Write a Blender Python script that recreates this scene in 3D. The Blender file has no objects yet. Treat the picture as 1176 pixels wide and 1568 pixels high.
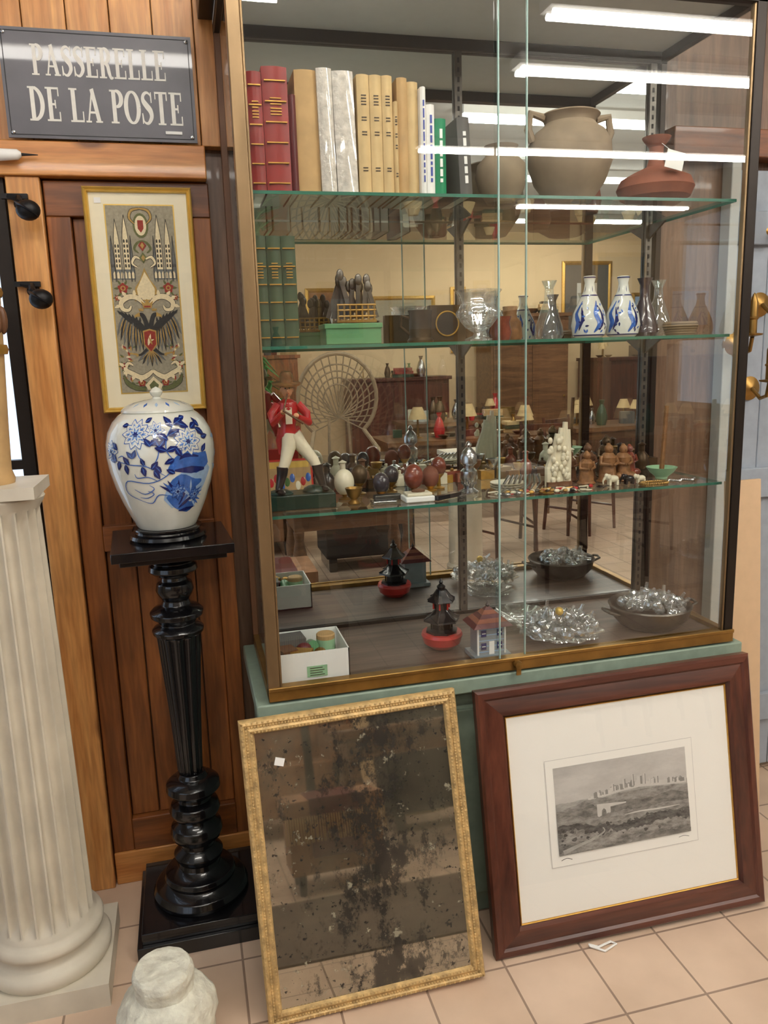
import bpy, math, random
from mathutils import Vector, Matrix, noise
random.seed(7)
scene=bpy.context.scene
try:
    scene.view_settings.view_transform='Standard'
except Exception: pass

# ------------------------------------------------------------------ materials
def srgb(r,g,b):
    f=lambda c:(c/255/12.92 if c/255<=.04045 else ((c/255+.055)/1.055)**2.4)
    return (f(r),f(g),f(b),1)
def nmat(name):
    m=bpy.data.materials.new(name);m.use_nodes=True
    nt=m.node_tree;return m,nt,nt.nodes['Principled BSDF']
def mat(name,col,rough=.5,metal=0,var=.12,scale=30,bump=0,trans=0,ior=1.45,coat=0,emis=0,stretch=(1,1,1),bd=.004):
    m,nt,b=nmat(name);c=srgb(*col)
    tc=nt.nodes.new('ShaderNodeTexCoord');mp=nt.nodes.new('ShaderNodeMapping');mp.inputs['Scale'].default_value=stretch
    n=nt.nodes.new('ShaderNodeTexNoise');n.inputs['Scale'].default_value=scale;n.inputs['Detail'].default_value=5
    nt.links.new(tc.outputs['Object'],mp.inputs[0]);nt.links.new(mp.outputs[0],n.inputs['Vector'])
    mx=nt.nodes.new('ShaderNodeMix');mx.data_type='RGBA'
    mx.inputs[6].default_value=tuple(x*(1-var*1.6) for x in c[:3])+(1,);mx.inputs[7].default_value=tuple(min(1,x*(1+var*1.6)) for x in c[:3])+(1,)
    nt.links.new(n.outputs[0],mx.inputs[0]);nt.links.new(mx.outputs[2],b.inputs['Base Color'])
    b.inputs['Roughness'].default_value=rough;b.inputs['Metallic'].default_value=metal
    b.inputs['Transmission Weight'].default_value=trans;b.inputs['IOR'].default_value=ior;b.inputs['Coat Weight'].default_value=coat
    if emis:
        b.inputs['Emission Color'].default_value=c;b.inputs['Emission Strength'].default_value=emis
    if bump:
        bp=nt.nodes.new('ShaderNodeBump');bp.inputs['Strength'].default_value=bump;bp.inputs['Distance'].default_value=bd
        nt.links.new(n.outputs[0],bp.inputs['Height']);nt.links.new(bp.outputs[0],b.inputs['Normal'])
    return m
def wood(name,dark,light,axis='z',rough=.4,scale=1.0,knots=True,coat=.1):
    m,nt,b=nmat(name)
    tc=nt.nodes.new('ShaderNodeTexCoord');mp=nt.nodes.new('ShaderNodeMapping')
    s={'x':(1.2,14,14),'y':(14,1.2,14),'z':(14,14,1.2)}[axis];mp.inputs['Scale'].default_value=tuple(v*scale for v in s)
    n=nt.nodes.new('ShaderNodeTexNoise');n.inputs['Scale'].default_value=1.6;n.inputs['Detail'].default_value=7;n.inputs['Distortion'].default_value=.9
    nt.links.new(tc.outputs['Object'],mp.inputs[0]);nt.links.new(mp.outputs[0],n.inputs['Vector'])
    r=nt.nodes.new('ShaderNodeValToRGB');r.color_ramp.elements[0].position=.3;r.color_ramp.elements[1].position=.7
    r.color_ramp.elements[0].color=srgb(*dark);r.color_ramp.elements[1].color=srgb(*light)
    nt.links.new(n.outputs[0],r.inputs[0]);out=r.outputs[0]
    n2=nt.nodes.new('ShaderNodeTexNoise');n2.inputs['Scale'].default_value=9;n2.inputs['Detail'].default_value=3
    nt.links.new(mp.outputs[0],n2.inputs['Vector'])
    rg=nt.nodes.new('ShaderNodeValToRGB');rg.color_ramp.elements[0].position=.35;rg.color_ramp.elements[1].position=.65
    rg.color_ramp.elements[0].color=(.68,.64,.60,1);rg.color_ramp.elements[1].color=(1,1,1,1);nt.links.new(n2.outputs[0],rg.inputs[0])
    mm=nt.nodes.new('ShaderNodeMix');mm.data_type='RGBA';mm.blend_type='MULTIPLY';mm.inputs[0].default_value=.8
    nt.links.new(out,mm.inputs[6]);nt.links.new(rg.outputs[0],mm.inputs[7]);out=mm.outputs[2]
    if knots:
        mp2=nt.nodes.new('ShaderNodeMapping');k={'x':(2.2,6,6),'y':(6,2.2,6),'z':(6,6,2.2)}[axis];mp2.inputs['Scale'].default_value=k
        nt.links.new(tc.outputs['Object'],mp2.inputs[0])
        v=nt.nodes.new('ShaderNodeTexVoronoi');v.inputs['Scale'].default_value=1;nt.links.new(mp2.outputs[0],v.inputs['Vector'])
        rr=nt.nodes.new('ShaderNodeValToRGB');rr.color_ramp.elements[0].position=.05;rr.color_ramp.elements[1].position=.11
        rr.color_ramp.elements[0].color=(.22,.16,.14,1);rr.color_ramp.elements[1].color=(1,1,1,1)
        nt.links.new(v.outputs['Distance'],rr.inputs[0])
        m3=nt.nodes.new('ShaderNodeMix');m3.data_type='RGBA';m3.blend_type='MULTIPLY';m3.inputs[0].default_value=.85
        nt.links.new(out,m3.inputs[6]);nt.links.new(rr.outputs[0],m3.inputs[7]);out=m3.outputs[2]
    nt.links.new(out,b.inputs['Base Color']);b.inputs['Roughness'].default_value=rough;b.inputs['Coat Weight'].default_value=coat
    return m
def glass_pane(name,tint=(.97,1,.985),base=.08,gloss=1.0,rough=0.0,brighten=0.0):
    m=bpy.data.materials.new(name);m.use_nodes=True;nt=m.node_tree;nt.nodes.clear()
    o=nt.nodes.new('ShaderNodeOutputMaterial');mx=nt.nodes.new('ShaderNodeMixShader')
    t=nt.nodes.new('ShaderNodeBsdfTransparent');t.inputs[0].default_value=tint+(1,)
    g=nt.nodes.new('ShaderNodeBsdfGlossy');g.inputs['Roughness'].default_value=rough;g.inputs[0].default_value=(gloss,gloss,gloss,1)
    lw=nt.nodes.new('ShaderNodeLayerWeight');lw.inputs[0].default_value=.5
    p=nt.nodes.new('ShaderNodeMath');p.operation='POWER';p.inputs[1].default_value=5
    a=nt.nodes.new('ShaderNodeMath');a.operation='MULTIPLY_ADD';a.inputs[1].default_value=1-base;a.inputs[2].default_value=base
    nt.links.new(lw.outputs['Facing'],p.inputs[0]);nt.links.new(p.outputs[0],a.inputs[0]);nt.links.new(a.outputs[0],mx.inputs[0])
    src=t.outputs[0]
    if brighten:
        d=nt.nodes.new('ShaderNodeBsdfDiffuse');d.inputs[0].default_value=(.92,.93,.9,1)  # white diffuse mixed into clear glass as painted-in brightness
        mh=nt.nodes.new('ShaderNodeMixShader');mh.inputs[0].default_value=brighten;nt.links.new(t.outputs[0],mh.inputs[1]);nt.links.new(d.outputs[0],mh.inputs[2]);src=mh.outputs[0]
    nt.links.new(src,mx.inputs[1]);nt.links.new(g.outputs[0],mx.inputs[2]);nt.links.new(mx.outputs[0],o.inputs[0])
    return m
def emit(name,col,s):
    m=bpy.data.materials.new(name);m.use_nodes=True;nt=m.node_tree;nt.nodes.clear()
    o=nt.nodes.new('ShaderNodeOutputMaterial');e=nt.nodes.new('ShaderNodeEmission');e.inputs[0].default_value=srgb(*col);e.inputs[1].default_value=s
    nt.links.new(e.outputs[0],o.inputs[0]);return m

M={}
M['wood_dark']=wood('panel_wood',(102,56,24),(166,100,48),'z')
M['wood_dark_x']=wood('panel_rail_wood',(98,54,24),(156,92,44),'x')
M['wall_brown']=wood('back_wall_wood',(100,74,56),(140,108,84),'z')
M['wood_or']=wood('post_wood',(192,124,62),(230,170,102),'z')
M['wood_or_x']=wood('beam_wood',(188,116,54),(226,162,92),'x')
M['wood_red']=wood('frame_wood_v',(60,28,20),(102,56,40),'z',rough=.35,knots=False)
M['wood_red_x']=wood('frame_wood_h',(60,28,20),(102,56,40),'x',rough=.35,knots=False)
M['cab_floor']=wood('cabinet_floor_wood',(70,56,48),(116,98,86),'x',rough=.45,knots=False)
M['table_wood']=wood('table_wood',(84,56,36),(132,94,62),'x',knots=False)
M['brass']=mat('aged_brass',(150,116,62),.38,.85,var=.35,scale=18)
M['post_metal']=mat('post_metal',(138,114,82),.35,.6,var=.35,scale=14,stretch=(1,1,.3))
M['dark_metal']=mat('dark_metal',(40,33,28),.4,.5)
M['gold']=mat('gold_leaf',(196,152,74),.35,.75,var=.25,scale=60)
M['gold2']=mat('gold_paint',(214,178,92),.4,.5,var=.15)
M['giltold']=mat('worn_gilt',(206,166,112),.5,.2,var=.5,scale=55,bump=.6,bd=.002)
M['black']=mat('black_lacquer',(14,13,15),.22,0,coat=.5)
M['black_m']=mat('black_matte',(24,23,25),.6)
M['iron']=mat('wrought_iron',(34,33,34),.45,.6,bump=.3)
M['sage']=mat('sage_paint',(130,146,130),.5,0,var=.15)
M['marble']=mat('column_stone',(208,199,180),.55,0,var=.18,scale=9,bump=.25)
M['stone']=mat('rough_stone',(230,220,200),.9,0,var=.28,scale=38,bump=1.0,bd=.01)
M['white']=mat('white_card',(238,236,230),.6,0,var=.03)
M['paper']=mat('mat_board',(245,242,232),.8,0,var=.015,scale=4)
M['cream']=mat('cream_mat',(240,230,200),.8,0,var=.04)
M['porc']=mat('vase_glaze',(218,218,206),.16,0,var=.14,scale=14,coat=.6)
M['blue1']=mat('cobalt_dark',(24,34,96),.2,0,var=.35,scale=70,coat=.5)
M['blue2']=mat('cobalt_mid',(56,98,172),.2,0,var=.4,scale=60,coat=.5)
M['blue3']=mat('cobalt_wash',(156,184,216),.2,0,var=.2,scale=60,coat=.5)
M['pane']=glass_pane('window_glass',(.965,.985,.975),.09)
M['shelfglass']=glass_pane('shelf_glass',(.80,.90,.86),.12)
M['pglass']=glass_pane('print_glass',(.99,.99,.99),.035)
M['edge']=mat('glass_edge',(52,110,92),.15,0,coat=1)
M['edgeclear']=mat('glass_edge_pale',(150,178,170),.15,0,coat=1)
M['crystal']=glass_pane('cut_crystal',(.97,.98,.98),.27,brighten=.07)
M['thinglass']=glass_pane('thin_glassware',(.93,.97,.96),.16,brighten=.05)
M['mirror']=mat('mirror_silver',(238,242,240),.0,1,var=0)
M['tube']=emit('fluorescent_tube',(255,249,240),53)
M['daylight']=emit('daylight_pane',(200,216,236),1.8)
M['ceil']=mat('ceiling_paint',(206,208,204),.8,0,var=.03)
M['beige']=mat('beige_plaster',(224,196,154),.8,0,var=.05,scale=3)
M['greyw']=mat('grey_plaster',(190,190,184),.8,0,var=.05,scale=3)
M['terra']=mat('terracotta',(132,78,58),.75,0,var=.25,scale=20,bump=.3)
M['clay']=mat('pale_clay',(140,122,100),.85,0,var=.25,scale=20,bump=.4)
M['greenleather']=mat('green_leather',(44,68,46),.45)
M['redleather']=mat('red_leather',(130,26,22),.4,0,var=.2)
M['maroon']=mat('maroon_leather',(84,24,28),.4)
M['tan']=mat('tan_paper',(180,146,98),.7,0,var=.15)
M['creambk']=mat('cream_paper',(198,170,122),.7,0,var=.14)
M['plastic']=mat('clear_cover',(198,190,178),.15,0,var=.35,scale=70,coat=1,bump=.8)
M['greenbk']=mat('green_cloth',(0,120,78),.5)
M['greybk']=mat('grey_paper',(86,84,80),.6)
M['ink']=mat('ink',(60,48,40),.6)
M['inkblue']=mat('ink_blue',(54,70,150),.6)
M['redp']=mat('red_paint',(172,28,32),.35,coat=.4)
M['skin']=mat('painted_skin',(206,150,112),.4)
M['offw']=mat('ivory',(222,212,184),.4,0,var=.08,coat=.3)
M['boot']=mat('boot_black',(26,22,24),.3,coat=.4)
M['bronze']=mat('dark_bronze',(84,66,46),.35,.6,var=.3)
M['dkgreen']=mat('dark_green',(18,44,34),.35)
M['green']=mat('painted_green',(84,134,92),.35)
M['celadon']=mat('celadon',(150,190,150),.3)
M['leaf']=mat('leaf_green',(52,104,44),.5)
M['silver']=mat('silver',(196,196,196),.22,1,var=.15)
M['pewter']=mat('pewter',(98,94,88),.38,.9,var=.3,bump=.3)
M['brown']=mat('brown',(98,64,40),.5)
M['browneg']=mat('brown_marble_egg',(120,58,42),.2,0,var=.5,scale=40,coat=.6)
M['darkegg']=mat('dark_agate',(64,56,60),.2,0,var=.5,scale=40,coat=.6)
M['boxwood']=mat('boxwood',(128,88,52),.5,0,var=.4,bump=.8,scale=60)
M['signgrey']=mat('sign_enamel',(80,77,84),.35,0,var=.25,scale=10,coat=.3)
M['signwhite']=mat('sign_white',(226,222,212),.6,0,var=.08,scale=60)
M['fabric']=mat('brown_fabric',(140,100,70),.9,0,var=.35,scale=16,bump=.6)
M['rug']=mat('dark_rug',(82,66,54),.95,0,var=.4,scale=9,bump=.4)
M['wicker']=mat('wicker',(140,120,94),.6)
M['blugrey']=mat('bluegrey_paint',(152,160,170),.6,0,var=.1)
M['board']=mat('cardboard',(210,178,142),.8,0,var=.06)
M['cloth_g']=mat('tapestry_ground',(160,152,130),.9,0,var=.2,scale=160,bump=.4)
M['tp_red']=mat('thread_red',(150,60,50),.9,scale=200,var=.25)
M['tp_cream']=mat('thread_cream',(230,214,174),.9,scale=200,var=.15)
M['tp_gold']=mat('thread_gold',(180,146,82),.9,scale=200,var=.2)
M['tp_dark']=mat('thread_dark',(58,58,56),.9,scale=200,var=.2)
M['tp_olive']=mat('thread_olive',(104,108,70),.9,scale=200,var=.2)
M['tp_grey']=mat('thread_grey',(108,110,108),.9,scale=200,var=.2)
M['shop_red']=mat('red_lacquer',(190,44,40),.3,coat=.5)
M['housegrey']=mat('glazed_grey',(140,148,152),.4)

def tiles():
    m,nt,b=nmat('floor_tiles');tc=nt.nodes.new('ShaderNodeTexCoord');mp=nt.nodes.new('ShaderNodeMapping')
    mp.inputs['Location'].default_value=(-.88+.21*40,-1.60+.21*40,0)
    br=nt.nodes.new('ShaderNodeTexBrick');br.offset=0;br.inputs['Scale'].default_value=1
    br.inputs['Brick Width'].default_value=.21;br.inputs['Row Height'].default_value=.21;br.inputs['Mortar Size'].default_value=.003
    br.inputs['Color1'].default_value=srgb(212,184,158);br.inputs['Color2'].default_value=srgb(220,193,168);br.inputs['Mortar'].default_value=srgb(150,126,108)
    nt.links.new(tc.outputs['Object'],mp.inputs[0]);nt.links.new(mp.outputs[0],br.inputs['Vector'])
    n=nt.nodes.new('ShaderNodeTexNoise');n.inputs['Scale'].default_value=5;n.inputs['Detail'].default_value=8;nt.links.new(tc.outputs['Object'],n.inputs['Vector'])
    r=nt.nodes.new('ShaderNodeValToRGB');r.color_ramp.elements[0].color=(.80,.78,.76,1);r.color_ramp.elements[1].color=(1,1,1,1)
    r.color_ramp.elements[0].position=.3;r.color_ramp.elements[1].position=.65
    nt.links.new(n.outputs[0],r.inputs[0]);mx=nt.nodes.new('ShaderNodeMix');mx.data_type='RGBA';mx.blend_type='MULTIPLY';mx.inputs[0].default_value=.8
    nt.links.new(br.outputs[0],mx.inputs[6]);nt.links.new(r.outputs[0],mx.inputs[7]);nt.links.new(mx.outputs[2],b.inputs['Base Color'])
    bp=nt.nodes.new('ShaderNodeBump');bp.invert=True;bp.inputs['Strength'].default_value=.4;bp.inputs['Distance'].default_value=.003
    nt.links.new(br.outputs['Fac'],bp.inputs['Height']);nt.links.new(bp.outputs[0],b.inputs['Normal'])
    b.inputs['Roughness'].default_value=.32;return m
M['tiles']=tiles()
def foxed():
    m=bpy.data.materials.new('foxed_mirror');m.use_nodes=True;nt=m.node_tree;b=nt.nodes['Principled BSDF']
    o=nt.nodes['Material Output']
    b.inputs['Base Color'].default_value=(.64,.61,.54,1);b.inputs['Metallic'].default_value=1;b.inputs['Roughness'].default_value=.03
    tc=nt.nodes.new('ShaderNodeTexCoord')
    def dif(col,rough):
        d=nt.nodes.new('ShaderNodeBsdfPrincipled');d.inputs['Base Color'].default_value=srgb(*col);d.inputs['Roughness'].default_value=rough;return d
    def nz(s,det,ro,stretch=(1,1,1),loc=(0,0,0)):
        mp=nt.nodes.new('ShaderNodeMapping');mp.inputs['Scale'].default_value=stretch;mp.inputs['Location'].default_value=loc;nt.links.new(tc.outputs['Object'],mp.inputs[0])
        n=nt.nodes.new('ShaderNodeTexNoise');n.inputs['Scale'].default_value=s;n.inputs['Detail'].default_value=det;n.inputs['Roughness'].default_value=ro;nt.links.new(mp.outputs[0],n.inputs['Vector']);return n.outputs[0]
    def ramp(x,a,b_):
        r=nt.nodes.new('ShaderNodeValToRGB');r.color_ramp.elements[0].position=a;r.color_ramp.elements[1].position=b_;nt.links.new(x,r.inputs[0]);return r.outputs[0]
    def mul(x,v):
        k=nt.nodes.new('ShaderNodeMath');k.operation='MULTIPLY'
        nt.links.new(x,k.inputs[0])
        if isinstance(v,(int,float)):k.inputs[1].default_value=v
        else:nt.links.new(v,k.inputs[1])
        return k.outputs[0]
    m1=nt.nodes.new('ShaderNodeMixShader');nt.links.new(mul(ramp(nz(3.5,6,.6),.2,.65),.55),m1.inputs[0]);nt.links.new(b.outputs[0],m1.inputs[1]);nt.links.new(dif((110,102,82),.5).outputs[0],m1.inputs[2])
    sp=nt.nodes.new('ShaderNodeSeparateXYZ');nt.links.new(tc.outputs['Object'],sp.inputs[0])
    ab=nt.nodes.new('ShaderNodeMath');ab.operation='ABSOLUTE';sb=nt.nodes.new('ShaderNodeMath');sb.operation='SUBTRACT';sb.inputs[1].default_value=.03;nt.links.new(sp.outputs['X'],sb.inputs[0]);nt.links.new(sb.outputs[0],ab.inputs[0])
    mr=nt.nodes.new('ShaderNodeMapRange');mr.inputs[1].default_value=0;mr.inputs[2].default_value=.17;mr.inputs[3].default_value=.085;mr.inputs[4].default_value=-.03;nt.links.new(ab.outputs[0],mr.inputs[0])
    ad=nt.nodes.new('ShaderNodeMath');ad.operation='ADD';nt.links.new(nz(11,14,.8,(1.3,1,.8)),ad.inputs[0]);nt.links.new(mr.outputs[0],ad.inputs[1])
    m2=nt.nodes.new('ShaderNodeMixShader');nt.links.new(mul(ramp(ad.outputs[0],.52,.60),.85),m2.inputs[0]);nt.links.new(m1.outputs[0],m2.inputs[1]);nt.links.new(dif((36,34,31),.35).outputs[0],m2.inputs[2])
    m3=nt.nodes.new('ShaderNodeMixShader');nt.links.new(mul(ramp(nz(70,4,.6,loc=(3,1,2)),.62,.66),.9),m3.inputs[0]);nt.links.new(m2.outputs[0],m3.inputs[1]);nt.links.new(dif((30,28,26),.4).outputs[0],m3.inputs[2])
    m4=nt.nodes.new('ShaderNodeMixShader');nt.links.new(mul(ramp(nz(28,8,.7,loc=(7,1,5)),.61,.66),.65),m4.inputs[0]);nt.links.new(m3.outputs[0],m4.inputs[1]);nt.links.new(dif((164,156,132),.5).outputs[0],m4.inputs[2])
    nt.links.new(m4.outputs[0],o.inputs[0]);return m
M['foxed']=foxed()

# ------------------------------------------------------------------ mesh builder
class MB:
    def __init__(s):
        s.v=[];s.f=[];s.mi=[];s.sm=[];s.mats=[];s.M=Matrix.Identity(4)
    def add(s,vs,fs,mt,smooth=False):
        mt=M[mt] if isinstance(mt,str) else mt
        if mt not in s.mats:s.mats.append(mt)
        i=s.mats.index(mt);o=len(s.v)
        s.v+=[s.M@Vector(v) for v in vs]
        for f in fs:s.f.append([o+k for k in f]);s.mi.append(i);s.sm.append(smooth)
    def box(s,c,d,mt,R=None):
        vs=[];
        for x in(-.5,.5):
            for y in(-.5,.5):
                for z in(-.5,.5):
                    p=Vector((x*d[0],y*d[1],z*d[2]))
                    if R:p=R@p
                    vs.append(p+Vector(c))
        s.add(vs,[(0,1,3,2),(4,6,7,5),(0,4,5,1),(2,3,7,6),(0,2,6,4),(1,5,7,3)],mt)
    def bx(s,x0,x1,y0,y1,z0,z1,mt):s.box(((x0+x1)/2,(y0+y1)/2,(z0+z1)/2),(x1-x0,y1-y0,z1-z0),mt)
    def lathe(s,prof,c,mt,n=32,smooth=True,mod=None,R=None,cap=True):
        vs=[];fs=[];c=Vector(c)
        for (r,z) in prof:
            for k in range(n):
                a=2*math.pi*k/n;rr=r*(mod(a,z) if mod else 1)
                p=Vector((rr*math.cos(a),rr*math.sin(a),z))
                if R:p=R@p
                vs.append(c+p)
        for i in range(len(prof)-1):
            for k in range(n):
                k2=(k+1)%n;fs.append((i*n+k,i*n+k2,(i+1)*n+k2,(i+1)*n+k))
        if cap:
            if prof[0][0]>1e-5:fs.append(tuple(range(n))[::-1])
            if prof[-1][0]>1e-5:fs.append(tuple((len(prof)-1)*n+k for k in range(n)))
        s.add(vs,fs,mt,smooth)
    def sph(s,c,r,mt,n=16,m=10,R=None,jit=0,smooth=True):
        if not hasattr(r,'__len__'):r=(r,r,r)
        vs=[];fs=[]
        for i in range(m+1):
            t=math.pi*i/m
            for k in range(n):
                a=2*math.pi*k/n
                p=Vector((r[0]*math.sin(t)*math.cos(a),r[1]*math.sin(t)*math.sin(a),r[2]*math.cos(t)))
                if jit:p*=1+jit*noise.noise(p*40+Vector(c)*9)
                if R:p=R@p
                vs.append(p+Vector(c))
        for i in range(m):
            for k in range(n):
                k2=(k+1)%n;fs.append((i*n+k,(i+1)*n+k,(i+1)*n+k2,i*n+k2))
        s.add(vs,fs,mt,smooth)
    def tube(s,pts,r,mt,n=8,smooth=True):
        pts=[Vector(p) for p in pts]
        if not hasattr(r,'__len__'):r=[r]*len(pts)
        vs=[];fs=[];N=None
        for i,p in enumerate(pts):
            t=(pts[min(i+1,len(pts)-1)]-pts[max(i-1,0)]).normalized()
            if N is None:N=t.orthogonal().normalized()
            N=(N-t*N.dot(t)).normalized();B=t.cross(N)
            for k in range(n):
                a=2*math.pi*k/n;vs.append(p+(N*math.cos(a)+B*math.sin(a))*r[i])
        for i in range(len(pts)-1):
            for k in range(n):
                k2=(k+1)%n;fs.append((i*n+k,i*n+k2,(i+1)*n+k2,(i+1)*n+k))
        fs.append(tuple(range(n))[::-1]);fs.append(tuple((len(pts)-1)*n+k for k in range(n)))
        s.add(vs,fs,mt,smooth)
    def ribbon(s,pts,w,mt,mf,na=2,sub=4):
        P=[Vector((p[0],p[1])) for p in pts]
        if not hasattr(w,'__len__'):w=[w]*len(P)
        Q=[];W=[]
        for i in range(len(P)-1):
            p0=P[max(i-1,0)];p1=P[i];p2=P[i+1];p3=P[min(i+2,len(P)-1)]
            for j in range(sub):
                t=j/sub
                Q.append(.5*((2*p1)+(p2-p0)*t+(2*p0-5*p1+4*p2-p3)*t*t+(3*p1-p0-3*p2+p3)*t**3));W.append(w[i]*(1-t)+w[i+1]*t)
        Q.append(P[-1]);W.append(w[-1])
        vs=[];fs=[]
        for i,p in enumerate(Q):
            t=Q[min(i+1,len(Q)-1)]-Q[max(i-1,0)]
            if t.length<1e-9:t=Vector((1,0))
            t.normalize();nn=Vector((-t.y,t.x))
            for k in range(na+1):
                q=p+nn*W[i]*(k/na-.5);vs.append(mf(q.x,q.y))
        for i in range(len(Q)-1):
            for k in range(na):
                a=i*(na+1)+k;fs.append((a,a+1,a+na+2,a+na+1))
        s.add(vs,fs,mt)
    def leaf(s,x,y,ang,L,w,mt,mf,na=4):
        c,sn=math.cos(ang),math.sin(ang)
        s.ribbon([(x+c*L*t,y+sn*L*t) for t in(0,.2,.45,.75,1)],[w*.15,w*.7,w,w*.6,w*.03],mt,mf,na,3)
    def poly(s,pts,mt,mf):
        s.add([mf(x,y) for x,y in pts],[tuple(range(len(pts)))],mt)
    def frame(s,w,h,prof,mt_v,mt_h):
        L=[]
        for (i,o) in prof:
            L.append([(i,-o,i),(w-i,-o,i),(w-i,-o,h-i),(i,-o,h-i)])
        for side in range(4):
            vs=[];fs=[];s2=(side+1)%4
            for l in L:vs+=[l[side],l[s2]]
            for i in range(len(L)-1):fs.append((2*i,2*i+1,2*i+3,2*i+2))
            s.add(vs,fs,mt_h if side in(0,2) else mt_v)
    def build(s,name,parent=None,bevel=0,sharp=35):
        me=bpy.data.meshes.new(name)
        xs=[v.x for v in s.v];ys=[v.y for v in s.v];zs=[v.z for v in s.v]
        o=Vector(((min(xs)+max(xs))/2,(min(ys)+max(ys))/2,min(zs)))
        me.from_pydata([v-o for v in s.v],[],s.f)
        for m in s.mats:me.materials.append(m)
        me.polygons.foreach_set('material_index',s.mi);me.polygons.foreach_set('use_smooth',s.sm)
        try: me.set_sharp_from_angle(angle=math.radians(sharp))
        except Exception: pass
        me.update()
        ob=bpy.data.objects.new(name,me);ob.location=o;scene.collection.objects.link(ob)
        if bevel:
            b=ob.modifiers.new('bevel','BEVEL');b.width=bevel;b.segments=2;b.limit_method='ANGLE';b.angle_limit=math.radians(40)
        if parent:
            ob.parent=parent
        return ob
def group(name):
    e=bpy.data.objects.new(name,None);scene.collection.objects.link(e);return e
def Rz(a):return Matrix.Rotation(a,3,'Z')
def Rx(a):return Matrix.Rotation(a,3,'X')
def Ry(a):return Matrix.Rotation(a,3,'Y')

WY=2.22
# ------------------------------------------------------------------ room
X0,X1,Y0=-2.6,7.2,-5.2
b=MB();b.bx(X0,X1,Y0,WY+.14,-.1,0,'tiles');o=b.build('floor')
o.data.transform(Matrix.Translation(o.location));o.location=(0,0,0)
b=MB();b.bx(X0,X1,Y0,WY+.14,2.95,3.05,'ceil');b.build('ceiling')
b=MB();b.bx(X0,X1,WY+.04,WY+.14,0,2.95,'wall_brown');b.build('wall_back')
b=MB();b.bx(X0,X1,Y0-.1,Y0,0,2.95,'beige');b.build('wall_front')
b=MB();b.bx(X0-.1,X0,Y0,WY+.14,0,2.95,'greyw');b.build('wall_left')
b=MB();b.bx(X1,X1+.1,Y0,WY+.14,0,2.95,'greyw');b.build('wall_right')

b=MB()
x=-1.4
while x<.16:
    b.bx(x,x+.098,WY,WY+.04,2.04,2.95,'wood_or');x+=.1
b.build('plank_panelling',bevel=.002)  # plank panelling of the upper wall
b=MB();b.bx(-1.4,.105,WY-.03,WY+.04,1.955,2.035,'wood_or_x');b.build('trim_1',bevel=.003)
b=MB();b.bx(-.375,-.297,WY-.02,WY+.04,0,1.955,'wood_or');b.build('trim_2',bevel=.003)
b=MB()
dx0,dx1=-.293,.108
b.bx(dx0,dx1,WY-.002,WY+.04,1.865,1.95,'wood_dark_x')
b.bx(dx0,-.235,WY-.002,WY+.04,.10,1.865,'wood_dark');b.bx(.062,dx1,WY-.002,WY+.04,.10,1.865,'wood_dark')
b.bx(-.235,.062,WY-.004,WY+.04,1.0,1.07,'wood_dark_x')
b.bx(-.235,.062,WY-.004,WY+.04,.10,.20,'wood_dark_x')
x=-.235
while x<.06:
    b.bx(x+.0015,min(x+.0765,.062),WY+.018,WY+.04,.2,1.865,'wood_dark');x+=.078
b.bx(dx0,dx1,WY-.008,WY+.04,0,.10,'wood_or_x')
b.build('wood_wainscot',bevel=.003)  # door-like wainscot panelling: rails, stiles, boards and skirting
g=group('window_1')
b=MB();b.bx(-1.15,-.40,WY+.03,WY+.035,.9,1.95,'daylight');b.build('pane',g)
b=MB()
for xx in(-1.16,-.78,-.395):b.bx(xx-.02,xx+.012,WY,WY+.03,.0,1.955,'dark_metal')
for zz in(.9,1.25,1.6,1.93):b.bx(-1.16,-.39,WY+.003,WY+.03,zz-.012,zz+.012,'dark_metal')
b.bx(-1.16,-.39,WY+.0,WY+.03,0,.9,'blugrey')
b.build('bars',g)
b=MB()
x=1.70
while x<2.6:
    b.bx(x,x+.118,WY,WY+.038,.02,2.02,'blugrey');x+=.12
for z in(.25,1.05,1.85):b.bx(1.7,2.66,WY-.02,WY,z-.05,z+.05,'blugrey')
b.sph((1.98,WY-.05,1.0),.025,'brass')
b.build('door_1',bevel=.003)
b=MB();b.bx(1.665,1.698,WY-.01,WY+.038,0,2.05,'greyw');b.bx(1.45,2.75,WY-.03,WY+.038,2.05,2.13,'wood_dark_x');b.build('trim_3',bevel=.003)
b=MB();b.M=Matrix.Translation((1.625,1.95,0))@Matrix.Rotation(-.08,4,'X');b.box((0,0,.55),(.12,.012,1.10),'board');b.build('cardboard_panel')

def sconce(x,z,name='brass_wall_sconce'):
    b=MB();y=WY
    R=Rx(math.radians(90))
    b.lathe([(0.0,0),(.035,0),(.038,.008),(.025,.014),(.012,.02),(0,.022)],(x,y,z),'brass',24,R=R)
    b.tube([(x,y-.02,z),(x,y-.06,z-.03),(x-.01,y-.10,z-.02),(x-.02,y-.12,z+.02)],.006,'brass')
    b.lathe([(0,0),(.028,.005),(.03,.01),(.012,.012),(.012,.05),(.016,.055),(.012,.06),(.012,.10),(.004,.125),(0,.13)],(x-.02,y-.12,z+.02),'brass',20)
    return b.build(name)
sconce(1.70,1.50);sconce(1.79,1.62);sconce(1.80,1.84);sconce(1.77,1.36)

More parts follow.
